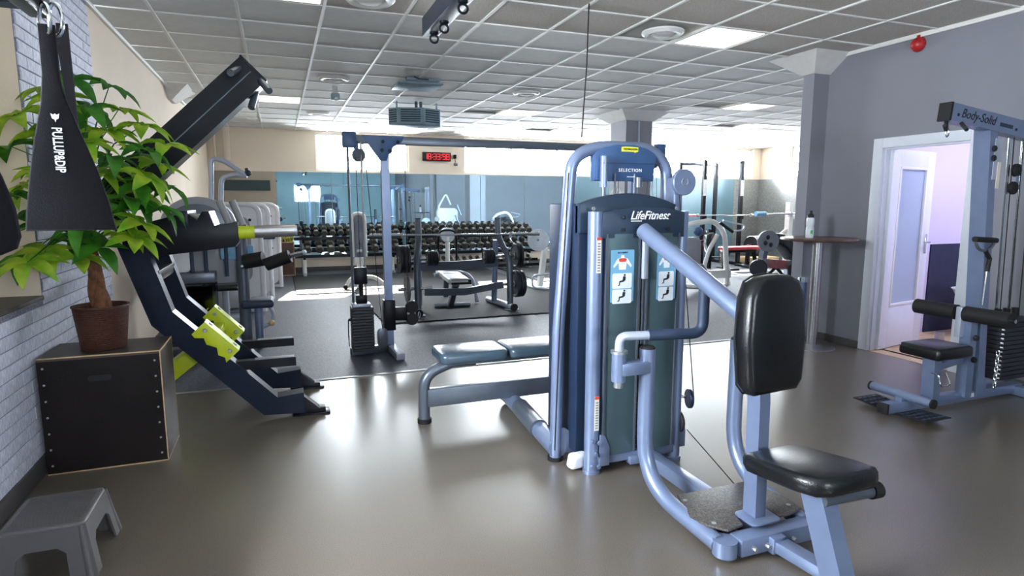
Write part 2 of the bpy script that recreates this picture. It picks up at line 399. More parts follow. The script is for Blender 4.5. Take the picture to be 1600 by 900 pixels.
# far wall: low painted / mirrored part, clerestory band above
ZB = 2.1
fw_ = MB().bx(XL, XE + .2, YF, YF + .25, 0, 2.13).bx(XL, XE + .2, YF, YF + .25, 2.93, H + .02).bx(XL - .2, .78, YF, YF + .25, 2.13, 2.93).bx(2.75, 4.02, YF, YF + .25, 2.13, 2.93).bx(12.35, XE + .2, YF, YF + .25, 2.13, 2.93)
struct(fw_.build('wall_far', 'wall_cream', smooth=False))
window('window_2', 'y', YF + .12, .78, 2.75, 2.13, 2.93, 2); window('window_3', 'y', YF + .12, 4.02, 12.35, 2.13, 2.93, 7)
portal('window_light_2', (1.76, YF + .2, 2.53), 1.97, .8, (0, -1, 0)); portal('window_light_3', (8.18, YF + .2, 2.53), 8.33, .8, (0, -1, 0))
struct(MB().bx(XL, -.03, YF - .03, YF, 0, ZB, .003).build('trim_5', 'wall_taupe'))
struct(MB().bx(6.62, 11.7, YF - .03, YF, 0, ZB, .003).build('trim_6', 'wall_teal'))
struct(MB().bx(11.7, XE, YF - .035, YF, 0, ZB, .003).bx(XE - .035, XE, 5.3, YF - .035, 0, ZB, .003).build('trim_7', 'wall_speckled'))
tag(MB().bx(-1.06, -.14, YF - .055, YF - .031, 1.71, 1.92, .006).build('wall_board', 'dark_panel', org=(-.6, YF - .05, 1.8)), 'long dark green board mounted on the taupe far wall panel', 'board')
mw = (6.62 + .03) / 6
for k in range(6):
    x0 = -.03 + k * mw
    nm = ('leftmost tall gym mirror panel, beside the taupe wall', 'second tall mirror panel from the taupe wall, behind the white cable column', 'third tall mirror panel from the taupe wall, left below the red clock', 'fourth tall mirror panel from the taupe wall, right below the red clock', 'fifth tall mirror panel from the taupe wall, above the dumbbell rack end', 'rightmost tall gym mirror panel, next to the teal wall')[k]
    t = thing('mirror_panel', nm, 'mirror', (x0 + mw / 2, YF - .01, .3), 'mirror panels on the far wall')
    MB().bx(x0 + .004, x0 + mw - .004, YF - .012, YF - .001, .3, ZB, .002, 1).build('glass', 'mirror_glass', t, smooth=False)
    MB().bx(x0 + .004, x0 + mw - .004, YF - .02, YF - .001, .28, .2995).build('bottom_rail', 'steel_light', t)
struct(MB().bx(-.03, 6.62, YF - .02, YF, 0, .1, .003).build('baseboard_far', 'baseboard'))
# right wall with the doorway
wr = MB().bx(XR, XR + .15, YB, 3.48, 0, H + .02).bx(XR, XR + .15, 3.48, 4.29, 1.985, H + .02).bx(XR, XR + .15, 4.29, 5.2, 0, H + .02)
struct(wr.build('wall_right', 'wall_blue', smooth=False))
struct(MB().bx(XR - .025, XR, YB, 5.0, H - .03, H, .004).build('trim_8', 'grid_white'))
struct(MB().bx(XR - .016, XR, YB, 3.39, 0, .07, .003).bx(XR - .016, XR, 4.385, 4.96, 0, .07, .003).build('baseboard_right', 'baseboard'))
struct(MB().bx(5.225, XR + .15, 4.97, 5.11, 0, H + .02).build('trim_9', 'wall_blue', smooth=False))
capital('trim_10', 5.21, 5.48, 4.96, 5.12, .24)
df = MB()
for y0, y1, z0, z1 in ((3.395, 3.487, 0, 2.07), (4.283, 4.381, 0, 2.07), (3.487, 4.283, 1.978, 2.07)): df.bx(XR - .02, XR + .17, y0, y1, z0, z1, .004)
for y0, y1, z0, z1 in ((3.487, 3.5, 0, 1.978), (4.268, 4.283, 0, 1.978), (3.5, 4.268, 1.962, 1.978)): df.bx(XR + .02, XR + .075, y0, y1, z0, z1)
dr = struct(df.build('door_1', 'door_white'))
ang = math.radians(11)
dx, dn = Vector((math.cos(ang), math.sin(ang), 0)), Vector((-math.sin(ang), math.cos(ang), 0)); d0 = Vector((5.51, 4.255, .01))
def leafbox(m, u0, u1, z0, z1, n0=-.02, n1=.02, bev=.003):
    c = d0 + dx * ((u0 + u1) / 2) + dn * ((n0 + n1) / 2) + ZA * ((z0 + z1) / 2)
    return m.box(c, (u1 - u0, n1 - n0, z1 - z0), Matrix.Rotation(ang, 3, 'Z'), bev)
lf = MB()
for a in ((0, .14, 0, 1.96), (.68, .82, 0, 1.96), (.14, .68, 0, .42), (.14, .68, 1.80, 1.96)): leafbox(lf, *a)
lfo = lf.build('leaf', 'door_white', dr)
fr = MB()
for a in ((.14, .165, .42, 1.80), (.655, .68, .42, 1.80), (.14, .68, .42, .445), (.14, .68, 1.775, 1.80)): leafbox(fr, *a, -.026, .026)
fr.build('glazing_bead', 'window_white', lfo)
leafbox(MB(), .165, .655, .445, 1.775, -.005, .005, 0).build('pane', 'frosted_glass', lfo)
hd = MB(); leafbox(hd, .735, .765, .93, 1.13, -.032, -.02); p = d0 + dx * .75 + ZA * 1.05
hd.cyl(p - dn * .02, p - dn * .07, .009).cyl(p - dn * .065, p - dn * .065 - dx * .11, .009); hd.build('handle', 'chrome', lfo)
# room behind the door
bm_ = MB().bx(XR + .15, 8.4, 4.7, 4.8, 0, 2.7).bx(8.3, 8.4, 2.4, 4.7, 0, 2.7).bx(XR + .15, 8.4, 2.3, 2.4, 0, 2.7).bx(XR + .15, 8.4, 2.3, 4.8, 2.6, 2.7)
struct(bm_.build('wall_side_room', 'wall_lilac', smooth=False))
struct(MB().bx(XR + .15, 8.4, 2.3, 4.8, -.1, 0).bx(XR, XR + .15, 3.48, 4.29, -.05, .002).build('floor_side_room', 'floor_tan', smooth=False))
struct(MB().bx(6.8, 8.3, 4.685, 4.7, 0, 1.0).build('trim_11', 'navy_panel'))
tag(MB().bx(6.4, 7.6, 3.2, 3.8, 2.56, 2.599, .004).build('ceiling_light', 'room_fill', org=(7, 3.5, 2.56)), 'added unseen lamp brightening the small room behind the white door', 'light')  # lamp added out of view to brighten the side room
# back of the room behind the camera, right recess wall
bw = MB().bx(XL - .2, XR + .2, YB - .2, YB, 0, 1.5).bx(XL - .2, XR + .2, YB - .2, YB, 2.3, H + .02).bx(XL - .2, .7, YB - .2, YB, 1.5, 2.3).bx(1.9, XR + .2, YB - .2, YB, 1.5, 2.3)
struct(bw.build('wall_back', 'wall_back', smooth=False))
window('fill_window', 'y', YB - .1, .7, 1.9, 1.5, 2.3, 2); portal('fill_window_light', (1.3, YB - .17, 1.9), 1.2, .8, (0, 1, 0))  # window added behind the camera, sized for its front fill
struct(MB().bx(XR + .15, XE + .2, 5.0, 5.2, 0, H + .02).build('wall_recess', 'wall_blue', smooth=False))
we = MB().bx(XE, XE + .2, 5.0, YF + .2, 0, 2.13).bx(XE, XE + .2, 5.0, YF + .2, 2.93, H + .02).bx(XE, XE + .2, 5.0, 9.6, 2.13, 2.93).bx(XE, XE + .2, 12.6, YF + .2, 2.13, 2.93)
struct(we.build('wall_east', 'wall_cream', smooth=False))
window('window_5', 'x', XE + .1, 9.6, 12.6, 2.13, 2.93, 3); portal('window_light_5', (XE + .16, 11.1, 2.53), 3.0, .8, (-1, 0, 0))
# centre column
cc = struct(MB().bx(5.42, 5.92, 8.95, 9.45, 0, H, .004).build('trim_12', 'wall_blue', smooth=False))
MB().bx(5.64, 5.67, 8.925, 8.95, 0, H, .004).build('cable_duct', 'steel_light', cc)
capital('trim_13', 5.40, 5.94, 8.93, 9.47, .2, .14)
struct(MB().bx(-.97, -.85, YF - .09, YF, 2.3, H, .01).cyl((-1.13, YF - .05, 2.1), (-1.13, YF - .05, H), .025).build('trim_14', 'wall_cream'))

# ------------------------------------------------------------------ suspended ceiling
cl = struct(MB().bx(XL - .4, XR + .2, YB - .2, 5.2, H + .03, H + .15).bx(XL - .4, XE + .2, 5.2, YF + .2, H + .03, H + .15).build('ceiling', 'ceiling_white', smooth=False))
TX, TY = .6267, .625
gx = [-.853 + TX * k for k in range(22)]; gx = [XL] + [x for x in gx if x < XE - .05] + [XE]
gy = [4.47 + TY * k for k in range(-12, 15)]; gy = [y for y in gy if y < YF - .05] + [YF]; gy = [YB] + [y for y in gy if y > YB + .05]
LIGHTS = {(0, 0), (0, 8), (6, 0), (6, 8), (14, 8), (11, 5), (9, 11)}
tme = {}
for k in ('tile_smooth', 'tile_speckled'):
    tme[k] = MB().box((0, 0, 0), (1, 1, .014)).mesh('ceiling_tile', False); tme[k].materials.append(MATS[k])
tl = []
for i in range(len(gx) - 1):
    for j in range(len(gy) - 1):
        cx, cy = (gx[i] + gx[i + 1]) / 2, (gy[j] + gy[j + 1]) / 2
        if cx > XR and cy < 5.2: continue
        key = (round((gx[i] + .853) / TX) if i else -1, round((gy[j] - 4.47) / TY))
        if i and key in LIGHTS: continue
        u, v, w = proj((cx, cy, H)); vis = -90 < u < 1690 and -60 < v < 400 and w > 0
        if cx > 6 and u > 1300: vis = False
        tl.append((not vis, w if w > 0 else 99, cx, cy, gx[i + 1] - gx[i], gy[j + 1] - gy[j], 'tile_speckled' if (cy < 5.09 and cx > .39) else 'tile_smooth'))
tl.sort()
for t in tl[:300]: link_mesh('ceiling_tile', tme[t[6]], cl, (t[2], t[3], H + .013 + random.uniform(-.002, .003)), sc=(t[4] - .012, t[5] - .012, 1))
m = MB()
for t in tl[300:]: m.box((t[2], t[3], H + .013), (t[4] - .012, t[5] - .012, .014))
m.build('ceiling_tile_field', 'tile_smooth', cl, smooth=False)['kind'] = 'stuff'
for x in gx[1:-1]:
    y0 = YB if x < XR else 5.2
    MB().bx(x - .012, x + .012, y0, YF, H - .004, H + .02).build('main_runner', 'grid_white', cl, smooth=False)
for y in gy[1:-1]:
    MB().bx(XL, XR if y < 5.2 else XE, y - .009, y + .009, H - .002, H + .02).build('cross_runner', 'grid_white', cl, smooth=False)
lampnames = {(0, 0): 'square ceiling light panel at the top edge near the left wall', (0, 8): 'far square ceiling light panel above the white machines', (6, 0): 'bright square ceiling light panel next to the round vent at right', (6, 8): 'square ceiling light panel right of the hanging heater', (14, 8): 'far square ceiling light panel right of the centre column', (11, 5): 'ceiling light panel beside the edge of the blue wall', (9, 11): 'farthest small ceiling light panel near the clerestory windows'}
for (i, j), lb in lampnames.items():
    x0, y0 = -.853 + TX * (i + 1), 4.47 + TY * j
    t = thing('ceiling_light', lb, 'light', (x0 + TX / 2, y0 + TY / 2, H), 'square ceiling light panels')
    MB().bx(x0 + .03, x0 + TX - .03, y0 + .03, y0 + TY - .03, H + .004, H + .02).build('diffuser', 'lamp_panel', t, smooth=False)
    fr = MB()
    for a in ((x0 + .012, x0 + .032, y0 + .012, y0 + TY - .012), (x0 + TX - .032, x0 + TX - .012, y0 + .012, y0 + TY - .012), (x0 + .03, x0 + TX - .03, y0 + .012, y0 + .032), (x0 + .03, x0 + TX - .03, y0 + TY - .032, y0 + TY - .012)): fr.bx(*a, H + .001, H + .02)
    fr.build('frame', 'grid_white', t, smooth=False)
for x, y, lb in ((.705, 4.80, 'round ceiling air vent at the top edge, cut by the frame'), (.705, 7.92, 'round ceiling air vent above the small hanging sensor'), (3.255, 8.0, 'round ceiling air vent right of the heater plate'), (3.255, 4.80, 'round ceiling air vent beside the bright light panel'), (.705, 11.0, 'farthest round ceiling air vent, near the far wall')):
    t = thing('ceiling_vent', lb, 'vent', (x, y, H), 'round ceiling vents')
    MB().lathe([(.10, .0), (.13, -.022), (.16, -.024), (.185, -.004), (.185, .01)], (x, y, H), n=36).build('ring', 'grid_white', t)
    MB().lathe([(0, -.03), (.08, -.026), (.105, -.012), (.105, .004), (0, .004)], (x, y, H), n=36).build('valve_disc', 'plaster_white', t)

# ------------------------------------------------------------------ butterfly machine (tower and seat station in front)
def bolt(m, p, axis, r=.011, t=.008):
    m.lathe([(0, t), (r * .8, t), (r, t * .6), (r, 0), (0, 0)], p, axis, 8)
B = thing('butterfly_machine', 'blue grey butterfly chest machine with black seat pad, grey green weight tower and white lettering', 'gym machine', (1.85, 2.3, 0))
for x in (1.528, 2.055):
    pst = MB().tube([(x, 2.80, 0), (x, 2.80, .02)], .047, 20).tube([(x, 2.80, .012), (x, 2.80, 1.415)], .04, 20).build('tower_post', 'steel_frame', B)
    if x < 1.8:
        lab = MB().bx(x - .014, x + .012, 2.756, 2.7585, 1.10, 1.285).bx(x - .008, x + .018, 2.756, 2.7585, .25, .44).build('warning_label', 'label_cream', pst, sep=True)
        ln = MB()
        for z0, xo in ((1.11, 0), (.262, .006)):
            for k in range(11): ln.bx(x - .009 + xo, x + .007 + xo, 2.7550, 2.7562, z0 + k * .014, z0 + k * .014 + .006)
        ln.build('warning_print', 'print_grey', pst, sep=True); MB().bx(x - .008, x + .018, 2.755, 2.7562, .424, .44).bx(x - .014, x + .012, 2.755, 2.7562, 1.27, 1.285).build('warning_stripe', 'red_print', pst, sep=True)
def curved_panel(m, x0, x1, y, z0, z1, bow, t=.012, n=7, zt=None):
    pts = []
    for k in range(n + 1):
        a = k / n; pts.append((x0 + (x1 - x0) * a, y - bow * (1 - (2 * a - 1) ** 2)))
    for (xa, ya), (xb, yb) in zip(pts, pts[1:]):
        v = [m.bm.verts.new(c) for c in ((xa, ya, z0), (xb, yb, z0), (xb, yb, z1), (xa, ya, z1), (xa, ya + t, z0), (xb, yb + t, z0), (xb, yb + t, z1), (xa, ya + t, z1))]
        for q in ((0, 1, 2, 3), (7, 6, 5, 4), (0, 4, 5, 1), (3, 2, 6, 7)): m.bm.faces.new([v[i] for i in q])
        if (xa, ya) == pts[0]: m.bm.faces.new([v[i] for i in (0, 3, 7, 4)])
        if (xb, yb) == pts[-1]: m.bm.faces.new([v[i] for i in (1, 5, 6, 2)])
    bmesh.ops.remove_doubles(m.bm, verts=m.bm.verts, dist=.0004); return m
for x0, x1, lx in ((1.575, 1.772, 1.665), (1.822, 2.018, 1.938)):
    sh = curved_panel(MB(), x0, x1, 2.765, .10, 1.30, .012).build('shroud_panel', 'shroud', B, ang=25)
    MB().bx(x0 - .004, x0 + .006, 2.755, 2.775, .10, 1.30).bx(x1 - .006, x1 + .004, 2.755, 2.775, .10, 1.30).build('panel_edge', 'steel_dark', sh, sep=True)
    w = .07 if lx < 1.8 else .06
    st = MB().prism(rounded(2 * w, .275, .006, 3), (lx, 2.7515, 1.08), XA, ZA, -.0015).build('instruction_sticker', 'label_blue', sh)
    MB().prism(rounded(2 * w - .024, .08, .008, 3), (lx, 2.7505, 1.055), XA, ZA, -.001).prism(rounded(2 * w - .024, .075, .008, 3), (lx, 2.7505, .972), XA, ZA, -.001).build('picture_field', 'label_white', st, sep=True)
    MB().prism([(-.02, -.045), (.02, -.045), (.024, 0), (.05, -.03), (.056, -.02), (.03, .028), (.01, .034), (.008, .05), (-.008, .05), (-.01, .034), (-.03, .028), (-.056, -.02), (-.05, -.03), (-.024, 0)], (lx, 2.7504, 1.150), XA * (w / .07), ZA * .8, -.001).build('torso_picture', 'label_white', st)
    MB().prism([(-.018, .004), (.018, .004), (.024, .02), (.016, .028), (-.016, .028), (-.024, .02)], (lx, 2.7494, 1.152), XA * (w / .07), ZA * .8, -.0008).build('muscle_picture', 'red_print', st)
    fg = MB()
    for zc in (1.055, .972):
        fg.prism([(.01, .03), (.02, .026), (.018, .005), (.006, -.004), (-.012, -.006), (-.016, -.026), (-.028, -.026), (-.027, -.022), (-.02, -.021), (-.018, .002), (.002, .006), (.004, .026)], (lx, 2.7494, zc - .002), XA, ZA * .9, -.0008)
        fg.prism([(.014 + .006 * math.cos(a * PI / 4), .036 + .006 * math.sin(a * PI / 4)) for a in range(8)], (lx, 2.7494, zc - .002), XA, ZA * .9, -.0008)
    fg.build('figure_picture', 'print_black', st, sep=True)
    text('sticker_title', 'BUTTERFLY', .012, (lx, 2.7500, 1.203), XA, ZA, 'print_black', st)
MB().bx(1.772, 1.822, 2.79, 2.80, .10, 1.30).build('recess_shade', 'print_black', B)  # black sheet painting the shade inside the slot
stk = MB()
for k in range(17): stk.bx(1.778, 1.816, 2.768, 2.789, .13 + k * .03, .155 + k * .03, .003, 1)
stk.build('weight_stack', 'black_metal', B)
MB().bx(1.776, 1.792, 2.772, 2.79, .70, 1.28).bx(1.802, 1.818, 2.776, 2.79, .70, 1.28).build('guide_rod', 'chrome', B, sep=True)
arch = lambda w, z0, z1, dz, n=10: [(-w / 2, z0), (w / 2, z0)] + [(w / 2 - w * k / n, z1 + dz * (1 - (2 * k / n - 1) ** 2)) for k in range(n + 1)]
hp = MB().prism(arch(.50, 1.278, 1.412, .026), (1.797, 2.757, 0), XA, ZA, -.02, .003).build('header_panel', 'header_dark', B)
text('header_lettering', 'LifeFitness', .062, (1.815, 2.7365, 1.394), XA, ZA, 'print_white', hp, shear=.35, sx=.92, off=.012)
MB().bx(1.70, 1.765, 2.736, 2.7366, 1.364, 1.369).build('lettering_swash', 'print_white', hp)
bo = MB()
for x, z in ((1.66, 1.385), (1.66, 1.322), (1.935, 1.385), (1.935, 1.322)): bolt(bo, (x, 2.737, z), -YA, .010, .005)
bo.build('header_bolt', 'print_black', hp, sep=True)
MB().prism(arch(.60, 1.30, 1.452, .06), (1.79, 2.90, 0), XA, ZA, -.06, .004).build('rear_header', 'header_dark', B)
rb = MB(); bolt(rb, (1.535, 2.84, 1.43), -YA); bolt(rb, (2.05, 2.84, 1.43), -YA); rb.build('rear_header_bolt', 'zinc', B, sep=True)
# bottom frame, pulley guards
MB().bar((1.53, 2.80, .075), (2.06, 2.80, .075), .07, .05).bx(1.74, 1.86, 2.74, 2.80, .03, .075, .004).build('tower_base_bar', 'steel_frame', B)
bp = MB().prism([(0, 0), (.06, 0), (.06, .10), (.03, .17), (0, .18)], (1.555, 2.752, .045), XA, ZA, -.012, .003)
for x, z in ((1.51, .19), (1.548, .18), (1.51, .05), (1.548, .045), (1.53, .12)): bolt(bp, (x, 2.757, z), -YA, .012, .014)
bp.build('corner_bracket', 'steel_frame', B)
MB().disc((2.085, 2.80, .215), (1, -.2, 0), .06, .02, n=24).cyl((2.06, 2.80, .235), (2.12, 2.80, .225), .008).build('lower_pulley', 'black_rubber', B)
MB().disc((2.115, 2.76, .36), (1, -.3, 0), .055, .022, n=24).build('cable_pulley', 'black_blue', B)
MB().cyl((2.06, 2.79, .365), (2.16, 2.76, .37), .009).build('pulley_axle', 'chrome', B)
MB().prism([(-.035, 0), (.035, 0), (.035, .10), (.02, .15), (-.02, .15), (-.035, .10)], (2.09, 2.785, .07), XA, ZA, .008, .002).build('pulley_guard', 'steel_frame', B)
MB().tube([(2.145, 2.74, .36), (2.105, 2.9, 1.55)], .003, 6).tube([(2.13, 2.77, .17), (2.06, 2.25, .055)], .003, 6).build('cable', 'black_cord', B, sep=True)
# seat station: base, plate
AX = 1.875
MB().bar((AX, 2.78, .05), (AX, 1.80, .05), .07, .07).build('spine_beam', 'steel_frame', B)
MB().bar((1.70, 1.865, .055), (2.09, 1.865, .055), .075, .075).cyl((1.655, 1.875, .02), (1.655, 1.875, .085), .05).cyl((2.10, 1.875, .02), (2.10, 1.875, .085), .05).bar((AX, 1.86, .05), (AX + .06, 1.50, .035), .07, .05).build('front_base', 'steel_frame', B)
pb = MB()
for x in (1.76, 1.83, 1.97): bolt(pb, (x, 1.827, .05), -YA, .011, .02)
pb.build('base_bolt', 'zinc', B, sep=True)
pl = [(-.20, .30), (.20, .30), (.26, .12), (.245, .0), (.16, -.02), (.10, -.02), (.075, .05), (-.075, .05), (-.10, -.02), (-.19, -.035), (-.245, .03), (-.265, .12)]
fp = MB().prism(pl, (AX, 1.93, .098), XA, YA, .012, .004).build('foot_plate', 'plate_tread', B) if 'plate_tread' in MATS else None
if fp is None:
    speckle('plate_tread', (56, 52, 50), (104, 98, 92), 150, .42, .6)
    fp = MB().prism(pl, (AX, 1.93, .098), XA, YA, .012, .004).build('foot_plate', 'plate_tread', B)
bo = MB()
for x, y in ((-.2, .24), (.2, .24), (-.21, .03), (.21, .04)): bolt(bo, (AX + x, 1.93 + y, .109), ZA, .011, .004)
bo.build('plate_screw', 'zinc', fp, sep=True)
MB().prism(rounded(.16, .13, .03), (AX, 1.935, .109), XA, YA, .008, .002).build('post_flange', 'steel_frame', B)
MB().tube([(AX, 1.955, .10), (AX, 1.965, .62), (AX - .01, 2.0, 1.08)], 0, sq=(.075, .055), up=(1, 0, 0)).build('seat_post', 'steel_frame', B)
for sx in (-1, 1):
    jx = AX + sx * .268; jy = 2.41
    J = MB().tube(fillet([(jx, jy, .775), (jx, jy, .10), (jx - sx * .035, 1.90, .055)], .26, 9), .038, 18).build('arm_post', 'steel_frame', B)
    MB().lathe([(0, .012), (.03, .012), (.036, .004), (.036, 0)], (jx, jy, .775), n=18).build('post_cap', 'black_rubber', J)
    px = jx + sx * .155
    MB().bar((jx, jy, .69), (px, jy, .69), .075, .06).build('arm_bracket', 'steel_frame', B)
    MB().cyl((px, jy, .63), (px, jy, .765), .034).build('pivot_sleeve', 'steel_frame', B)
    MB().cyl((px, jy, .60), (px, jy, .63), .022).cyl((px, jy, .765), (px, jy, .778), .04).build('pivot_nut', 'zinc', B, sep=True)
    hx, hy = (1.862, 2.335) if sx < 0 else (2.175, 2.07)
    d = (Vector((hx, hy, 0)) - Vector((px, jy, 0))).normalized()
    path = fillet([(px, jy, .77), (px, jy, .845), (px + d.x * .14, jy + d.y * .14, .845)], .07, 6)
    ar = MB().tube(path, .021, 14).tube([path[-1], (px + d.x * .15, jy + d.y * .15, .845)], .021, 14).build('swing_arm', 'steel_light', B)
    gp = fillet([(px + d.x * .14, jy + d.y * .14, .845), (hx, hy, .845), (hx, hy, 1.11)], .06, 7)
    MB().tube(gp, .0265, 16).build('arm_grip', 'grip_navy', ar)
    MB().cyl((hx, hy, 1.11), (hx, hy, 1.132), .026).build('grip_end_cap', 'chrome', ar)
MB().tube([(1.765, 2.72, 1.318), (1.80, 2.40, 1.165), (1.84, 2.04, .985)], .042, 18).lathe([(0, .012), (.03, .008), (.042, 0)], (1.765, 2.72, 1.318), (-.1, .9, .43), 18).build('brace_beam', 'steel_frame', B)
MB().bx(1.785, 1.815, 2.735, 2.765, 1.06, 1.28, .004).build('drive_link', 'steel_light', B)
# pads
def pad(m, pts, o, ux, uy, t, bev): return m.prism(pts, o, ux, uy, t, bev)
bp_ = [(-.115, -.24), (.115, -.24), (.15, -.20), (.165, -.02), (.15, .15), (.12, .215), (.07, .235), (0, .24), (-.07, .235), (-.12, .215), (-.15, .15), (-.165, -.02), (-.15, -.20)]
dirn = Vector((math.cos(.10), math.sin(.10), 0))
bk = MB().prism(bp_, (1.835, 1.925, .935), dirn, Vector((0, .05, 1)).normalized(), .085, .022).build('back_pad', 'black_vinyl', B, ang=50)
MB().tube([Vector((1.835, 1.918, .935)) + dirn * a + Vector((0, .05, 1)).normalized() * b for a, b in bp_], .0045, 6, closed=True).build('piping', 'black_rubber', bk)
bo = MB(); bolt(bo, (1.722, 1.905, .722), -YA, .008, .004); bo.build('pad_screw', 'zinc', bk)
sp = [(-.16, .23), (.10, .23), (.16, .17), (.185, -.12), (.16, -.20), (.09, -.225), (-.09, -.225), (-.14, -.20), (-.165, -.12), (-.175, .14)]
sp = [(-.13, .20), (.13, .20), (.155, .16), (.17, -.10), (.155, -.19), (.10, -.22), (-.10, -.22), (-.155, -.19), (-.17, -.10), (-.155, .16)]
sd_ = MB().prism(sp, (AX + .005, 1.70, .392), Vector((1, 0, 0)), Vector((0, 1, -.14)).normalized(), .075, .024).build('seat_pad', 'black_vinyl', B, ang=50)
MB().box((AX, 1.71, .386), (.22, .32, .012), (-.139, 0, 0), .004).build('seat_board', 'black_rubber', sd_)
MB().tube([(AX + .01, 1.66, .39), (AX + .025, 1.52, .0)], 0, sq=(.10, .07), up=(1, 0, 0)).build('seat_leg', 'steel_frame', B)
MB().bar((AX, 1.99, .33), (AX + .012, 1.62, .37), .06, .05).build('seat_rail', 'steel_frame', B)
MB().cyl((AX - .02, 1.60, .352), (AX + .24, 1.60, .345), .026).build('adjust_tube', 'steel_dark', B)
MB().cyl((AX + .23, 1.60, .345), (AX + .275, 1.60, .344), .033).build('adjust_knob', 'black_rubber', B)

# ------------------------------------------------------------------ cable row machine behind the tower
R = thing('row_machine', 'blue cable row machine with arched tube frame, header and long padded bench', 'gym machine', (1.7, 3.3, 0))
P1 = fillet([(1.415, 3.02, 0), (1.425, 3.02, .75), (1.495, 3.02, 1.70), (1.64, 3.02, 1.765), (1.98, 3.02, 1.765), (2.10, 3.02, 1.68), (2.16, 3.02, .8), (2.17, 3.02, 0)], .12, 7)
MB().tube(P1, .034, 18).build('arch_frame', 'steel_frame', R)
MB().cyl((1.415, 3.02, 0), (1.415, 3.02, .02), .045).cyl((2.17, 3.02, 0), (2.17, 3.02, .02), .045).build('frame_foot', 'black_rubber', R, sep=True)
hd = MB().prism([(-.185, 1.60), (.195, 1.60), (.205, 1.70), (.215, 1.735), (.20, 1.755), (.14, 1.787), (.06, 1.80), (-.04, 1.80), (-.12, 1.787), (-.175, 1.755), (-.19, 1.735), (-.187, 1.70)], (1.80, 2.985, -.02), XA, ZA, -.05, .008).build('header', 'header_blue', R)
MB().bx(1.64, 2.0, 2.93, 2.936, 1.672, 1.675).build('header_groove', 'header_dark', hd)
lg = MB().prism([(-.052, -.012), (.03, -.012), (.03, -.017), (.052, -.010), (.052, .013), (-.03, .015), (-.052, .012)], (1.805, 2.9345, 1.748), XA, ZA, -.003).build('logo_plate', 'logo_yellow', hd)
text('logo_lettering', 'TECHNOGYM', .015, (1.805, 2.931, 1.748), XA, ZA, 'print_black', lg, sx=.95)
text('header_lettering', 'SELECTION', .024, (1.81, 2.9345, 1.636), XA, ZA, 'print_white', hd, space=1.25)
MB().bx(1.79, 1.84, 2.933, 2.935, 1.600, 1.603).build('header_underline', 'print_white', hd)
MB().cyl((1.655, 2.95, 1.545), (1.655, 2.95, 1.71), .021).build('header_tube', 'steel_frame', R)
MB().cyl((1.655, 2.95, 1.49), (1.655, 2.95, 1.545), .012).cyl((1.735, 2.97, 1.40), (1.735, 2.97, 1.62), .006).cyl((1.86, 2.97, 1.40), (1.86, 2.97, 1.62), .006).build('guide_rod', 'steel_dark', R, sep=True)
MB().cyl((1.875, 2.95, 1.545), (1.875, 2.95, 1.60), .02).build('cable_stop', 'steel_dark', R)
pd = MB().disc((2.125, 2.90, 1.575), (-.05, -1, 0), .073, .03, n=32).build('pulley_cover', 'steel_frame', R)
MB().lathe([(.017, 0), (.02, .004), (.023, 0)], (2.123, 2.869, 1.575), (-.05, -1, 0), 20).build('cover_ring', 'print_grey', pd)
MB().bx(2.09, 2.15, 2.92, 3.0, 1.30, 1.60, .01).build('pulley_arm', 'steel_frame', R)
MB().bx(1.49, 1.99, 2.92, 3.30, .06, 1.455, .012).build('stack_shroud', 'shroud_navy', R)
MB().prism([(0, 0), (.12, 0), (.10, .10), (.03, .15), (0, .15)], (1.43, 3.0, .04), XA, ZA, -.02, .003).build('foot_gusset', 'steel_frame', R)
MB().tube([(1.42, 3.0, .07), (1.50, 4.05, .07)], .055, 16).build('base_tube', 'steel_frame', R)
MB().tube([(1.435, 3.30, .078), (1.475, 3.72, .078)], .060, 18).build('base_tube_sleeve', 'steel_dark', R)
MB().tube([(1.502, 4.05, .07), (1.503, 4.07, .07)], .06, 16).build('base_tube_cap', 'black_rubber', R)
MB().tube(fillet([(.845, 3.87, 0), (.845, 3.87, .33), (1.05, 3.87, .40)], .18, 8) + [Vector((1.2, 3.87, .40))], .037, 14).build('bench_leg', 'steel_dark', R)
MB().cyl((.845, 3.87, 0), (.845, 3.87, .03), .047).build('bench_foot', 'black_rubber', R)
MB().bar((.85, 3.87, .17), (1.95, 3.87, .17), .06, .12).build('bench_beam', 'steel_dark', R)
MB().bar((1.0, 3.87, .40), (2.05, 3.87, .40), .08, .04).build('bench_rail', 'steel_dark', R)
for x0, x1 in ((.93, 1.395), (1.405, 2.0)):
    MB().prism(rounded(x1 - x0, .33, .05), ((x0 + x1) / 2, 3.87, .42), XA, YA, .07, .02).build('bench_pad', 'glare_vinyl', R, ang=50)
MB().bx(1.97, 2.10, 3.0, 3.9, .04, .10, .01).build('base_rail', 'steel_frame', R)
MB().tube([(1.455, 2.975, 1.62), (1.41, 2.97, .75), (1.385, 2.965, .08)], .0035, 6).build('cable', 'black_cord', R, sep=True)
tag(MB().box((1.475, 2.86, .052), (.12, .06, .085), (0.12, .1, .3), .02, 3).build('foam_block', 'white_foam', org=(1.475, 2.86, .012)), 'small white foam block lying between the two tower posts on the floor', 'foam block')

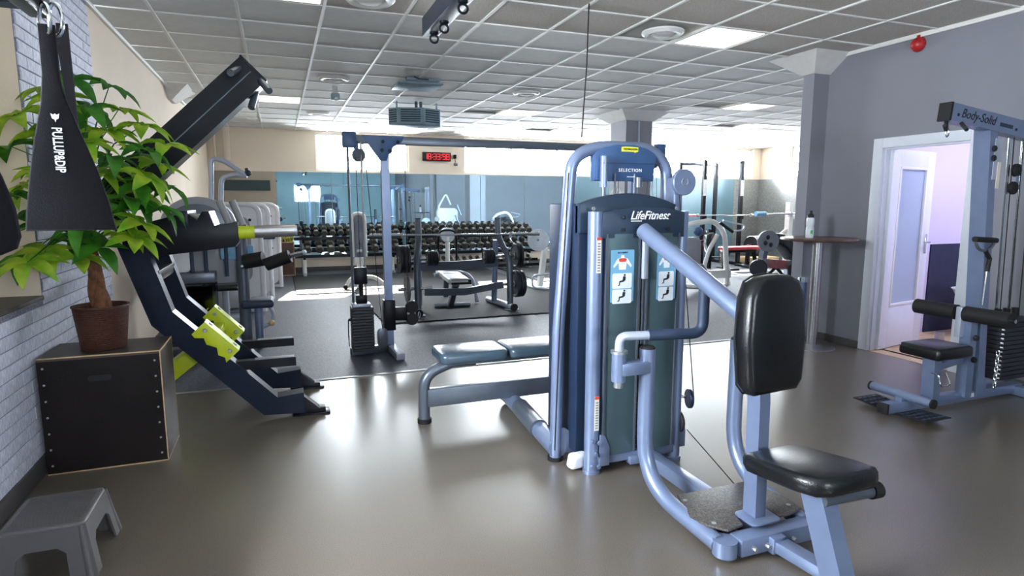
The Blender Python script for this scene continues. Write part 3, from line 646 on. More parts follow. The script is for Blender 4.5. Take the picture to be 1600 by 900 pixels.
# ------------------------------------------------------------------ bar table with bottle
T = thing('bar_table', 'round brown topped bar table on a steel column beside the blue wall', 'table', (5.03, 4.60, 0))
MB().lathe([(0, 1.085), (.335, 1.085), (.35, 1.09), (.355, 1.10), (.35, 1.115), (0, 1.115)], (5.03, 4.60, 0), n=40).build('table_top', 'table_wood', T)
MB().cyl((5.03, 4.60, .02), (5.03, 4.60, 1.085), .048, n=28).build('column', 'brushed', T)
MB().lathe([(0, 0), (.22, 0), (.22, .008), (.10, .02), (.06, .03), (0, .03)], (5.03, 4.60, 0), n=40).build('base', 'brushed', T)
BT = thing('sports_bottle', 'white sports bottle with black cap standing on the bar table', 'bottle', (4.95, 4.64, 1.115))
MB().lathe([(0, 0), (.034, 0), (.037, .006), (.037, .10), (.033, .115), (.037, .13), (.037, .185), (.03, .20), (0, .20)], (4.95, 4.64, 1.115), n=24).build('body', 'bottle', BT)
MB().lathe([(.031, .20), (.031, .222), (.022, .235), (.013, .24), (.015, .26), (.012, .268), (0, .268)], (4.95, 4.64, 1.115), n=20).build('cap', 'print_black', BT)
MB().lathe([(.0378, .03), (.0378, .085)], (4.95, 4.64, 1.115), n=24).build('label_band', 'label_white', BT)
MB().prism([(-.012, 0), (.012, 0), (.008, .02), (.012, .03), (-.002, .04), (-.012, .03)], (4.937, 4.6035, 1.155), Vector((.93, -.36, 0)), ZA, -.002).build('green_emblem', 'green_print', BT)

# ------------------------------------------------------------------ black and lime lever machine on the left
L_ = thing('lever_machine', 'black plate-loaded lever machine with lime green brackets and a long raised arm', 'gym machine', (-.35, 4.66, 0))
for y, nm in ((4.35, 0), (4.98, 1)):
    pts = [(-.86, 1.22), (-.72, .74), (-.115, .095), (.10, .095)]
    MB().tube([(p[0], y, p[1]) for p in pts], 0, sq=(.145, .12), up=(0, 1, 0)).build('side_frame', 'black_blue', L_, ang=20)
    MB().prism([(.09, .145), (.20, .04), (.24, .04), (.24, .0), (.06, .0), (.06, .045), (.09, .045)], (0, y + .043, 0), XA, ZA, .086, .003).build('foot_wedge', 'black_metal', L_)
    MB().bx(.02, .27, y - .06, y + .06, 0, .012, .003).build('foot_plate', 'black_metal', L_)
    MB().tube([(-.42, y, .385), (.06, y, .385)], 0, sq=(.06, .06)).build('step_peg', 'black_metal', L_)
    MB().bx(-.20, .05, y - .032, y + .032, .4155, .419, .001).build('peg_grip', 'grip_grey', L_)
    n = Vector((.605 + .0, 0, -.645)).normalized(); q = Vector((.645, 0, .605)).normalized()
    c = Vector((-.445, y, .545))
    br = MB().prism([(-.14, .082), (-.14, -.03), (-.11, -.035), (-.07, .0), (-.03, -.02), (.03, .005), (.07, -.025), (.11, -.01), (.14, -.03), (.14, .082)], c + Vector((0, -.062 if True else .062, 0)), n, q, -.012, .003)
    br.prism(rounded(.28, .125, .008, 2), c + q * .074, n, YA, .008)
    br = br.build('lime_bracket', 'lime', L_)
    bo = MB()
    for a in (-.10, .10): bolt(bo, c + n * a + q * .045 + Vector((0, -.074, 0)), -YA, .014, .010); bolt(bo, c + n * a + q * .082, q, .014, .008)
    bo.build('bracket_bolt', 'zinc', br, sep=True)
MB().bar((-.47, 4.37, .53), (-.47, 4.96, .53), .10, .10).build('cross_beam', 'lime', L_)
MB().bar((-.47, 4.66, .52), (-.86, 4.66, .22), .26, .10).build('lime_strut', 'lime', L_)
MB().bar((-.80, 4.66, .30), (-.95, 4.66, .02), .10, .09).bx(-1.06, -.88, 4.4, 4.92, 0, .05, .005).build('rear_foot', 'black_metal', L_)
MB().prism([(-.93, 1.10), (-.28, 1.17), (-.26, 1.20), (-.26, 1.335), (-.40, 1.31), (-.43, 1.405), (-.47, 1.405), (-.50, 1.35), (-.56, 1.40), (-.88, 1.31), (-.93, 1.25)], (0, 4.86, 0), XA, ZA, .42, .006).build('lever_housing', 'black_metal', L_)
MB().bx(-.60, -.55, 4.43, 4.87, 1.30, 1.41, .004).build('housing_rib', 'black_blue', L_)
for y, x in ((4.48, -.335), (4.66, -.27)):
    hn = MB().tube([(x + .03, y, 1.30), (x - .03, y, 1.475)], .024, 14).build('handle_grip', 'grip_grey', L_)
    MB().tube([(x + .045, y, 1.25), (x + .028, y, 1.305)], .027, 14).build('grip_collar', 'black_metal', hn)
MB().tube([(-.26, 4.5, 1.262), (.10, 4.5, 1.272)], .043, 22).build('weight_horn', 'brushed', L_)
MB().tube([(-.262, 4.5, 1.262), (-.16, 4.5, 1.264)], .0445, 22).build('horn_collar', 'lime', L_)
MB().tube([(.10, 4.5, 1.272), (.112, 4.5, 1.272)], .036, 22).build('horn_cap', 'plate_disc', L_)
MB().tube([(-.86, 4.66, 1.15), (-1.02, 4.66, 1.46)], 0, sq=(.12, .12), up=(0, 1, 0)).build('arm_upright', 'black_metal', L_)
MB().tube([(-1.06, 4.66, 1.42), (-.115, 4.66, 2.345)], 0, sq=(.21, .22), up=(0, 1, 0)).build('raised_arm', 'black_metal', L_, ang=20)
MB().tube([(-1.0, 4.549, 1.47), (-.13, 4.549, 2.325)], 0, sq=(.006, .012), up=(0, 1, 0)).build('arm_weld_line', 'steel_dark', L_)
MB().tube([(-.118, 4.66, 2.342), (-.108, 4.66, 2.352)], 0, sq=(.22, .23), up=(0, 1, 0)).build('arm_end_plate', 'black_metal', L_)
for a, b in (((-.20, 4.56, 2.34), (-.245, 4.40, 2.28)), ((-.09, 4.60, 2.30), (-.02, 4.45, 2.19)), ((-.10, 4.72, 2.26), (-.14, 4.62, 2.10))):
    MB().tube([a, b], .023, 14).build('arm_handle', 'steel_dark', L_)
MB().bar((-.76, 4.35, 1.0), (-.76, 4.98, 1.0), .07, .07).build('rear_tie', 'black_metal', L_)

# ------------------------------------------------------------------ plyometric box, plant, stool
BX = thing('plyo_box', 'black plywood jump box with pale edges standing at the brick wall', 'box', (-.97, 3.99, 0))
x0, x1, y0, y1, zt = -1.235, -.66, 3.80, 4.19, .645
MB().bx(x0, x1, y0, y0 + .018, .0, zt - .018).build('front_panel', 'ply_black', BX, smooth=False)
MB().bx(x0, x1, y1 - .018, y1, .0, zt - .018).build('rear_panel', 'ply_black', BX, smooth=False)
MB().bx(x1 - .018, x1, y0 + .018, y1 - .018, .0, zt - .018).build('side_panel', 'ply_lit', BX, smooth=False)
MB().bx(x0, x0 + .018, y0 + .018, y1 - .018, .0, zt - .018).build('side_panel', 'ply_lit', BX, smooth=False)
MB().bx(x0, x1, y0, y1, zt - .018, zt).build('top_panel', 'ply_lit', BX, smooth=False)
for a in ((x0, x1, y0 - .001, y0 + .002, zt - .006, zt + .0005), (x1 - .004, x1 + .001, y0 - .0012, y0 + .004, .004, zt), (x1 - .003, x1 + .001, y0, y1, zt - .008, zt + .0006), (x0, x1, y0 - .001, y0 + .002, .0, .006), (x1 - .003, x1 + .001, y0, y1, 0, .007), (x1 - .003, x1 + .001, y1 - .004, y1 + .001, 0, zt)):
    MB().bx(*a).build('plywood_edge', 'ply_edge', BX, smooth=False)
MB().prism(rounded(.11, .03, .014, 5), ((x0 + x1) / 2 - .01, y0 - .0012, .515), XA, ZA, -.0012).build('hand_hole_shade', 'print_black', BX)  # flat black patch standing in for the shade inside the hole
bo = MB()
for x in (x0 + .025, x1 - .03):
    for k in range(7): bolt(bo, (x, y0, .05 + k * .09), -YA, .006, .002)
bo.build('screw', 'zinc', BX, sep=True)
PX, PY, PZ = -.965, 3.985, .6465
PT = thing('potted_plant', 'leafy green money tree in a brown wicker pot on the black box', 'plant', (PX, PY, PZ))
prof = [(0, 0), (.104, 0)]
for k in range(22):
    t = k / 21; r = .106 + (.132 - .106) * t; z = .004 + .232 * t; prof += [(r + .005, z), (r + .006, z + .004), (r - .001, z + .009)]
prof += [(.141, .238), (.141, .246), (.128, .246), (.126, .20), (0, .20)]
pt = MB().lathe(prof, (PX, PY, PZ), n=40).build('pot', 'wicker', PT)
MB().lathe([(0, .212), (.126, .203), (.126, .195), (0, .195)], (PX, PY, PZ), n=24).build('soil', 'soil', pt)
TR = PZ + .20
for k in range(3):
    a0 = k * 2 * PI / 3; pts = []
    for j in range(15):
        t = j / 14; a = a0 + t * 4.5; rr = .020 + .006 * math.sin(t * 9); pts.append((PX + .005 + rr * math.cos(a) - .03 * t, PY + rr * math.sin(a) - .02 * t, TR + t * .46))
    MB().tube(pts, [.030 - .012 * (j / 14) for j in range(15)], 9).build('trunk_strand', 'bark', PT)
def leaflet(m, L, w, ang, droop):
    n = 5; c, s_ = math.cos(ang), math.sin(ang); rows = []
    for i in range(n + 1):
        t = i / n; wd = w * (math.sin(PI * min(1, t ** .8)) ** .9 if 0 < t < 1 else .02) / 2; rr = L * t * (1 - .12 * droop * t); z = .02 * t - droop * L * .62 * t * t
        f = wd * .45
        rows.append([m.bm.verts.new((rr * c - q * s_, rr * s_ + q * c, z + abs(q) * .45)) for q in (-wd, 0, wd)])
    for A, Bq in zip(rows, rows[1:]):
        for j in range(2): m.bm.faces.new((A[j], A[j + 1], Bq[j + 1], Bq[j]))
lv = []
for v in range(6):
    m = MB(); k = random.choice((5, 6, 7))
    for j in range(k):
        a = -PI * .85 + j * (PI * 1.7) / (k - 1) + random.uniform(-.12, .12)
        leaflet(m, .175 * (1 - .25 * abs(a) / PI) * random.uniform(.95, 1.2), .074, a, random.uniform(.35, .95))
    me = m.mesh('leaf', True, 60); me.materials.append(MATS['leaf_light' if v % 2 else 'leaf_dark']); lv.append(me)
crown = Vector((PX - .03, PY - .02, TR + .44))
random.seed(21)
tips = [(-.33, -.25, .40), (-.28, -.10, .22), (-.22, -.30, .05), (-.12, -.30, -.12), (-.27, -.22, -.14), (.02, -.26, -.16), (.12, -.28, -.10), (.20, -.2, .02), (.28, -.15, .12), (.25, -.05, .28), (.33, -.18, .22), (.40, -.12, .34), (.30, .05, .40), (.18, -.15, .50), (.08, -.05, .62), (-.05, -.12, .66), (.0, .08, .52), (-.16, .02, .50), (.12, .12, .36), (.26, .15, .18), (.36, .02, .10), (.14, -.24, .28), (.02, -.28, .12), (-.10, -.22, .30), (.05, .16, .10), (-.12, .12, .25), (.22, -.30, .36), (.10, -.32, .42), (.44, -.05, .22), (.33, -.28, .02), (-.02, -.1, -.05), (.18, .02, -.06), (-.20, -.38, .16), (.30, -.3, -.06), (.42, -.2, .10), (.24, -.12, .62), (-.32, -.36, -.02), (-.16, -.42, -.16), (.08, -.38, .02), (.0, -.42, .26), (.05, -.2, .74), (-.1, -.05, .72), (.2, -.1, .74), (.34, -.1, .54), (.14, -.3, .6), (-.2, -.2, .56), (.38, -.25, .40), (.46, -.15, .44), (.28, -.3, .14), (.38, -.3, .26)]
pet = MB()
for i, t in enumerate(tips):
    p = crown + Vector((t[0], t[1], t[2] * 1.05 + .05)) * .95; p.x = max(p.x, XL + .06); d = Vector((t[0], t[1], 0)); s0 = crown + Vector((t[0] * .1, t[1] * .1, min(.25, max(-.05, t[2] * .5))))
    mid = (s0 + p) / 2 + ZA * .07
    MB().tube([s0, mid, p], [.0045, .0035, .0025], 6).build('leaf_stalk', 'leaf_dark', PT)
    az = math.atan2(d.y, d.x) + random.uniform(-.4, .4)
    link_mesh('leaf', lv[i % 6], PT, p, (random.uniform(-.25, .25), random.uniform(.15, .6), az), (1, 1, 1))
MB().tube([crown - ZA * .06, crown + Vector((.02, .0, .2)), crown + Vector((.06, -.02, .42))], [.012, .009, .005], 8).tube([crown, crown + Vector((-.1, -.05, .22))], [.009, .005], 8).tube([crown, crown + Vector((.14, -.05, .2))], [.009, .005], 8).build('branch', 'bark', PT)
SX, SY, SZ = -.915, 2.845, .222
ST = thing('step_stool', 'grey plastic step stool with ribbed top on the floor by the brick wall', 'stool', (SX, SY, 0))
MB().prism(rounded(.285, .335, .03), (SX, SY, SZ - .028), XA, YA, .028, .010).build('top', 'stool_plastic', ST, ang=50)
rib = MB()
for k in range(26): rib.bx(SX - .12, SX + .12, SY - .145 + k * .0115, SY - .140 + k * .0115, SZ - .001, SZ + .0018)
rib = rib.build('tread_ribs', 'stool_plastic', ST, smooth=False); rib['kind'] = 'stuff'
def stool_side(o, ux, inw, wt, wb, dep):
    up_ = (ZA * SZ - inw * dep).normalized() if False else (ZA * (SZ - .012) + inw * dep); h_ = 1.0
    pts = [(-wt, 1), (wt, 1), (wb, 0), (wb - .07, 0), (wt - .055, .55), (wt - .085, .66), (-wt + .085, .66), (-wt + .055, .55), (-wb + .07, 0), (-wb, 0)]
    return MB().prism(pts, o, ux, up_, .008)
for sy in (-1, 1): stool_side(Vector((SX, SY + sy * .198, 0)), XA * -sy, YA * -sy, .136, .162, .036).build('side_panel', 'stool_plastic', ST)
for sx in (-1, 1): stool_side(Vector((SX + sx * .168, SY, 0)), YA * sx, XA * -sx, .160, .190, .032).build('side_panel', 'stool_plastic', ST)
for sx in (-1, 1):
    for sy in (-1, 1): MB().tube([(SX + sx * .128, SY + sy * .153, SZ - .01), (SX + sx * .158, SY + sy * .187, 0)], [.018, .024], 12).build('corner_leg', 'stool_plastic', ST)

# ------------------------------------------------------------------ ab straps on the pull-up bar
PB = thing('pull_up_bar', 'black pull-up bar mounted on the brick wall, cut by the top left corner', 'pull-up bar', (-.85, 1.6, 1.9))
MB().tube([(XL + .012, 1.68, 1.90), (-.455, 1.68, 1.90)], 0, sq=(.05, .035)).build('bar', 'black_metal', PB)
MB().tube([(XL + .012, 1.20, 1.90), (-.455, 1.20, 1.90)], 0, sq=(.05, .035)).build('bar', 'black_metal', PB)
MB().bx(-.50, -.46, .95, 1.72, 1.87, 1.93, .006).build('cross_bar', 'black_metal', PB)
MB().bx(XL + .010, XL + .03, 1.05, 1.78, 1.80, 2.0, .004).build('wall_plate', 'black_metal', PB)
def link_(m, c, ux, uy, a=.018, b=.032, r=.006):
    pts = [Vs(c) + Vs(ux) * a * math.cos(t) + Vs(uy) * (b * math.sin(t)) for t in [2 * PI * k / 20 for k in range(20)]]
    m.tube(pts, r, 8, closed=True)
A1 = thing('ab_strap', 'black hanging ab strap with white vertical lettering in front of the plant', 'ab strap', (-.44, 1.66, 1.40), 'hanging ab straps')
AXS = Vector((.96, .10, 0)).normalized(); SC = Vector((-.4415, 1.66, 1.62))
o = SC + Vector((0, 0, -.222)); prf = [(-.085, 0), (.085, 0), (.076, .06), (.060, .13), (.036, .21), (.012, .29), (.006, .33), (.005, .445), (-.026, .445), (-.027, .34), (-.034, .28), (-.052, .20), (-.068, .12), (-.080, .04)]
ps = MB().prism(prf, o, AXS, ZA, .014, .004).build('sling', 'strap_cloth', A1)
MB().prism([(.006, .22), (.020, .22), (.018, .46), (-.004, .46), (-.006, .42)], o + Vector((0, .04, 0)), AXS, ZA, .006).build('rear_strap', 'strap_cloth', A1)
fn = Vector((AXS.y, -AXS.x, 0))
text('lettering', 'PULLUP&DIP', .026, o + AXS * (-.010) + fn * .0148 + ZA * .178, -ZA, AXS, 'print_white', ps, sx=.68, off=.02)
MB().prism([(-.008, .009), (-.003, .006), (0, .009), (.003, .006), (.008, .009), (.006, -.002), (.002, -.004), (0, -.010), (-.002, -.004), (-.006, -.002)], o + AXS * (-.010) + fn * .0148 + ZA * .248, AXS, ZA, -.0008).build('emblem', 'print_white', ps)
for k, (dx_, dz_) in enumerate(((-.012, .455), (.006, .46))):
    m = MB(); link_(m, o + AXS * dx_ + ZA * dz_ + fn * (.008 - .012 * k), AXS if k else (AXS + fn * .6).normalized(), ZA, .012, .034, .0042); m.build('carabiner', 'chrome', A1)
A2 = thing('ab_strap', 'black padded ab strap hanging at the left edge of the picture', 'ab strap', (-.50, 1.45, 1.36), 'hanging ab straps')
o2 = Vector((-.535, 1.45, 1.36))
MB().prism([(-.09, .01), (-.06, 0), (.03, 0), (.056, .012), (.064, .035), (.060, .09), (.045, .15), (.026, .20), (.008, .25), (0, .32), (0, .50), (-.03, .50), (-.03, .32), (-.05, .24), (-.09, .12)], o2, AXS, ZA, .022, .008).build('sling', 'strap_cloth', A2)
m = MB(); link_(m, o2 + AXS * -.015 + ZA * .525, AXS, ZA, .012, .034, .0042); m.build('carabiner', 'chrome', A2)

# ------------------------------------------------------------------ lat pulldown machine at right
G = thing('lat_machine', 'silver blue lat pulldown machine with black seat beside the white door', 'gym machine', (4.6, 2.87, 0))
Y0 = 2.87
MB().bar((3.84, Y0, .055), (5.28, Y0, .055), .07, .07).build('base_beam', 'steel_frame', G)
MB().bx(3.825, 3.845, Y0 - .04, Y0 + .04, .018, .092, .004).build('beam_end_cap', 'black_rubber', G)
MB().bar((5.22, Y0 - .45, .04), (5.22, Y0 + .30, .04), .07, .07).build('rear_foot', 'steel_frame', G)
MB().tube([(4.76, Y0, .05), (4.60, Y0, 1.97)], 0, sq=(.075, .11), up=(0, 1, 0)).build('upright', 'steel_frame', G, ang=20)
MB().bx(4.625, 4.70, Y0 - .058, Y0 - .052, 1.62, 1.90).build('upright_plate', 'steel_light', G)
bo = MB(); bolt(bo, (4.615, Y0 - .057, 1.83), -YA, .022, .012); bolt(bo, (4.618, Y0 - .057, 1.765), -YA, .022, .012); bo.build('upright_bolt', 'print_black', G, sep=True)
MB().bx(4.668, 4.70, Y0 - .060, Y0 - .057, 1.56, 1.74).build('warning_label', 'label_cream', G, sep=True)
boom = MB().tube([(4.155, Y0 - .02, 2.055), (5.32, Y0 - .02, 1.925)], 0, sq=(.115, .08), up=(0, 1, 0)).build('boom', 'steel_frame', G, ang=20)
MB().tube([(4.138, Y0 - .02, 2.057), (4.156, Y0 - .02, 2.055)], 0, sq=(.119, .084), up=(0, 1, 0)).build('boom_cap', 'black_rubber', G)
bd = Vector((1.165, 0, -.13)).normalized(); bu = Vector((.13, 0, 1.165)).normalized()
text('lettering', 'Body-Solid', .085, Vector((4.42, Y0 - .061, 2.028)), bd, bu, 'print_black', boom, shear=.3, sx=.95)
MB().prism([(-.07, -.012), (.07, -.012), (.07, .014), (-.07, .014)], (4.715, Y0 - .0605, 1.985), bd, bu, -.0015).build('lettering_block', 'header_dark', boom)
bo = MB(); bolt(bo, (4.215, Y0 - .06, 2.035), -YA, .010, .006); bolt(bo, (4.82, Y0 - .06, 1.965), -YA, .010, .006); bo.build('boom_bolt', 'print_black', boom, sep=True)
for pth in ([(4.15, Y0 - .03, 1.995), (4.11, Y0 - .06, 1.935), (4.05, Y0 - .09, 1.955)], [(4.25, Y0 - .06, 1.985), (4.25, Y0 - .10, 1.935), (4.20, Y0 - .12, 1.945)]):
    MB().tube(pth, .012, 10).build('bar_hook', 'black_rubber', G)
m = MB(); link_(m, (4.185, Y0 - .02, 1.925), XA, ZA, .014, .03, .004); m.tube([(4.185, Y0 - .02, 1.95), (4.185, Y0 - .02, 2.0)], .009, 8).build('boom_hook', 'chrome', G)
for z, x in ((1.69, 4.92), (1.565, 4.905)):
    MB().disc((x, Y0 - .02, z), (0, -1, 0), .046, .025, n=24).build('pulley', 'black_rubber', G)
MB().prism(rounded(.035, .16, .017), (4.925, Y0 - .045, 1.63), XA, ZA, -.006).build('pulley_bracket', 'steel_frame', G)
for x in (4.905, 5.05): MB().cyl((x + .06, Y0 + .02, .62), (x, Y0 + .02, 1.93), .012).build('guide_rod', 'chrome', G, sep=True)
for x in (4.88, 4.985, 5.10): MB().cyl((x + .06, Y0 - .02, .62), (x, Y0 - .02, 1.92), .004, n=6).build('cable', 'black_cord', G, sep=True)
for k in range(14): MB().bx(4.90, 5.20, Y0 - .09, Y0 + .09, .16 + k * .033, .189 + k * .033, .003, 1).build('weight_plate', 'plate_black', G)
for x in (4.95, 5.05, 5.15): MB().cyl((x, Y0, .62), (x, Y0, .68), .024).build('stack_bush', 'black_rubber', G)
tg_ = MB()
for k in range(13): tg_.bx(4.895, 4.9, Y0 - .088, Y0 - .07, .175 + k * .033, .185 + k * .033)
tg_ = tg_.build('weight_number', 'print_white', G, sep=True)
MB().tube([(4.30, Y0, .06), (4.285, Y0, .40)], 0, sq=(.09, .07), up=(1, 0, 0)).build('seat_post', 'steel_frame', G)
MB().box((4.31, Y0, .43), (.36, .30, .085), None, .025, 3).build('seat_pad', 'black_vinyl', G, ang=50)
MB().tube(fillet([(4.22, Y0 - .05, .28), (4.22, Y0 - .10, .28), (4.22, Y0 - .12, .20), (4.32, Y0 - .12, .20), (4.32, Y0 - .08, .28)], .02, 3), .005, 8).build('adjust_pin', 'chrome', G)
MB().tube([(4.62, Y0 - .02, .06), (4.61, Y0 - .02, .62)], 0, sq=(.075, .07), up=(1, 0, 0)).build('knee_post', 'steel_frame', G)
MB().bar((4.62, Y0, .34), (4.32, Y0, .30), .05, .05).build('seat_strut', 'steel_frame', G)
MB().cyl((4.56, Y0 + .36, .675), (4.56, Y0 - .34, .675), .014).build('roller_shaft', 'chrome', G)
MB().cyl((4.56, Y0 + .34, .675), (4.56, Y0 + .04, .675), .055).build('knee_roller', 'black_rubber', G)
MB().cyl((4.56, Y0 - .02, .675), (4.56, Y0 - .32, .675), .055).build('knee_roller', 'black_rubber', G)
MB().bx(4.53, 4.60, Y0 - .01, Y0 + .03, .50, .72, .004).build('roller_bracket', 'steel_light', G)
bo = MB(); bolt(bo, (4.625, Y0 - .06, .50), -YA, .022, .02); bolt(bo, (4.625, Y0 - .06, .34), -YA, .022, .02); bo.build('post_knob', 'print_black', G, sep=True)
MB().cyl((4.0, Y0 + .22, .135), (4.0, Y0 - .22, .135), .03).build('foot_bar', 'steel_frame', G)
for s_ in (-1, 1): MB().cyl((4.0, Y0 + s_ * .22, .135), (4.0, Y0 + s_ * .235, .135), .032).build('foot_bar_cap', 'black_rubber', G)
MB().bar((4.0, Y0, .08), (4.0, Y0, .14), .05, .05).build('foot_bar_mount', 'steel_frame', G)
for s_ in (-1, 1):
    tp = MB().box((4.0, Y0 + s_ * .165, .035), (.24, .22, .008), (s_ * .06, 0, 0), .003).build('tread_plate', 'black_rubber', G)
    kn = MB()
    for a in range(5):
        for b in range(4): kn.box((3.91 + a * .045, Y0 + s_ * .165 - .075 + b * .05, .041 + s_ * s_ * 0 + (b - 1.5) * .003 * s_), (.03, .018, .004))
    kn.build('tread_knob', 'grip_navy', tp, smooth=False)['kind'] = 'stuff'
for k in range(9):
    m = MB(); link_(m, (4.83 + .004 * (k % 2), Y0 - .10, .14 + k * .03), XA if k % 2 else YA, ZA, .010, .020, .004); m.build('chain_link', 'chrome', G)
MB().prism([(-.05, 0), (.05, 0), (.05, .06), (.035, .10), (0, .115), (-.035, .10), (-.05, .06)], (4.79, Y0 - .04, .08), XA, ZA, -.012, .002).build('low_pulley_guard', 'steel_frame', G)
MB().tube([(4.59 + .10 * math.cos(a), Y0 - .08, 1.205 + .075 * math.sin(a)) for a in [PI + k * PI / 12 for k in range(13)]], .010, 8).build('row_handle', 'steel_dark', G)
MB().tube([(4.475, Y0 - .08, 1.212), (4.705, Y0 - .08, 1.198)], .019, 12).build('handle_grip', 'black_rubber', G)
MB().tube([(4.60, Y0 - .08, 1.13), (4.665, Y0 - .075, 1.07), (4.65, Y0 - .075, .98)], .015, 8).build('handle_strap', 'black_rubber', G)
MB().tube([(4.65, Y0 - .075, .98), (4.64, Y0 - .075, .74)], .009, 8).build('handle_rod', 'chrome', G)
MB().bx(4.68, 4.76, Y0 - .036, Y0 - .0355, .045, .075).build('base_label', 'label_white', G)

# ------------------------------------------------------------------ cable crossover station
C = thing('cable_crossover', 'blue steel cable crossover with long top beam and black weight stack', 'gym machine', (2.3, 5.95, 0))
MB().bar((.60, 5.93, 2.045), (4.06, 5.93, 2.045), .07, .075).build('top_beam', 'steel_dark', C)
for sx, ux in ((1, .965), (-1, 3.70)):
    ox = .60 if sx > 0 else 4.06
    MB().tube([(ux, 5.95, .02), (ux, 5.95, 1.92)], 0, sq=(.075, .075)).build('upright', 'steel_frame', C)
    MB().prism([(-.20, .13), (.20, .13), (.18, .08), (.09, .02), (.085, -.02), (.05, -.05), (.03, -.10), (-.03, -.10)], (ux - sx * .02, 5.905, 1.955), XA, ZA, .012, .002).build('gusset_plate', 'header_blue', C)
    gb = MB()
    for x, z in ((-.02, 2.03), (.12, 2.03), (-.03, 1.95), (.04, 1.95)): bolt(gb, (ux + x, 5.892, z), -YA, .016, .008)
    gb.build('gusset_bolt', 'black_metal', C, sep=True)
    MB().bx(ox - .02 if sx > 0 else ox - .08, ox + .10 if sx > 0 else ox + .02, 5.88, 5.98, 1.97, 2.11, .01).build('end_bracket', 'header_blue', C)
    MB().disc((ox + sx * .12, 5.92, 1.90), (0, -1, 0), .062, .03, n=24).build('top_pulley', 'header_dark', C)
    MB().bx(ox + sx * .09 - .012, ox + sx * .09 + .03, 5.895, 5.92, 1.90, 2.03, .004).build('pulley_hanger', 'header_blue', C)
    for dx2 in (.0, .12): MB().cyl((ox + sx * (.02 + dx2), 5.86, .10), (ox + sx * (.02 + dx2), 5.9, 2.02), .012 if dx2 == 0 else .008, n=10).build('guide_rod', 'steel_dark' if dx2 == 0 else 'zinc', C)
    for k in range(15): MB().bx(ox + sx * -.01 - (.0 if sx > 0 else .20), ox + sx * -.01 + (.20 if sx > 0 else .0), 5.73, 5.91, .07 + k * .028, .095 + k * .028, .003, 1).build('weight_plate', 'plate_black', C)
    MB().bx(min(ox, ox + sx * .17), max(ox, ox + sx * .17), 5.76, 5.88, .49, .52, .004).build('stack_top', 'steel_light', C)
    MB().bx(ox + sx * .09 - .05, ox + sx * .09 + .05, 5.78, 5.86, .52, .60, .008).cyl((ox + sx * .09, 5.82, .6), (ox + sx * .09, 5.82, .72), .02).build('stack_head', 'black_metal', C)
    MB().bx(ox + sx * .09 - .06, ox + sx * .09 + .06, 5.80, 5.86, .70, .86, .012).build('pulley_block', 'black_metal', C)
    MB().cyl((ox - sx * .04, 5.80, .37), (ox + sx * .02, 5.80, .37), .013).tube([(ox - sx * .04, 5.80, .37), (ox - sx * .045, 5.78, .24), (ox - sx * .04, 5.78, .12)], .005, 6).build('selector_pin', 'black_metal', C)
    MB().bar((ox - sx * .02, 5.87, .045), (ux, 5.93, .045), .07, .07).build('base_bar', 'steel_dark', C)
    MB().bar((ux, 6.45, .04), (ux + sx * .03, 5.52, .04), .08, .06).build('base_foot', 'steel_light', C)
    MB().prism(rounded(.10, .19, .045), (ux - sx * .08, 5.86, .16), XA, ZA, -.03, .003).build('low_pulley_cover', 'steel_dark', C)
    MB().bx(ux - .055, ux + .055, 5.88, 6.02, .22, .52, .008).build('carriage', 'black_metal', C)
    MB().bar((ux, 5.92, .38), (ux + sx * .17, 5.90, .38), .06, .13).build('carriage_arm', 'black_metal', C)
    for z in (.44, .32): MB().disc((ux + sx * .22, 5.93, z), (0, -1, 0), .062, .045, n=20).build('carriage_pulley', 'black_rubber', C)
    for p, q in (((ux - sx * .08, 5.86, .24), (ox + sx * .18, 5.92, 1.88)), ((ox + sx * .09, 5.83, .86), (ox + sx * .09, 5.9, 2.0)), ((ux + sx * .19, 5.93, .40), (ux + sx * .19, 5.93, 2.0))):
        MB().tube([p, q], .0035, 6).build('cable', 'black_cord', C)
    m = MB(); link_(m, (ux + sx * .29, 5.90, .355), XA, ZA, .010, .03, .004); m.build('carabiner', 'chrome', C)

# ------------------------------------------------------------------ bench press station, barbell, plates, bench
BP = thing('bench_press', 'grey steel bench press rack with curved uprights on the raised mat', 'gym machine', (2.25, 7.85, .02))
for sx, x in ((-1, 1.68), (1, 2.83)):
    MB().tube(fillet([(x + sx * -.02, 7.95, 1.25), (x + sx * -.02, 7.92, .98), (x + sx * .06, 7.70, .72), (x + sx * .06, 7.66, .09)], .12, 6), .042, 14).build('curved_upright', 'steel_dark', BP)
    MB().tube([(x - sx * .04, 8.05, .08), (x - sx * .03, 8.0, .95)], .04, 14).build('rear_upright', 'steel_frame', BP)
    MB().lathe([(0, .012), (.034, .012), (.042, 0)], (x + sx * -.02, 7.95, 1.25), n=14).build('upright_cap', 'black_rubber', BP)
    MB().cyl((x - sx * .03, 8.35, .065), (x + sx * .07, 7.56, .065), .045, n=16).build('base_tube', 'steel_light', BP)
    MB().cyl((x + sx * .07, 7.56, .065), (x + sx * .073, 7.53, .065), .05, n=16).build('base_cap', 'black_rubber', BP)
    MB().bx(x + sx * .07 - .09, x + sx * .07 + .09, 7.58, 7.68, .02, .03, .003).build('foot_plate', 'steel_light', BP)
    for z, y in ((.74, 7.80), (.36, 7.72)): MB().cyl((x - sx * .14, y, z), (x + sx * .30, y, z), .022, n=12).build('storage_peg', 'chrome', BP)
    MB().prism([(-.03, 0), (.03, 0), (.03, .10), (.015, .10), (.0, .04), (-.03, .03)], (x + sx * -.02 + .02, 7.89, .96), -YA, ZA, .04, .003).build('bar_hook', 'steel_dark', BP)
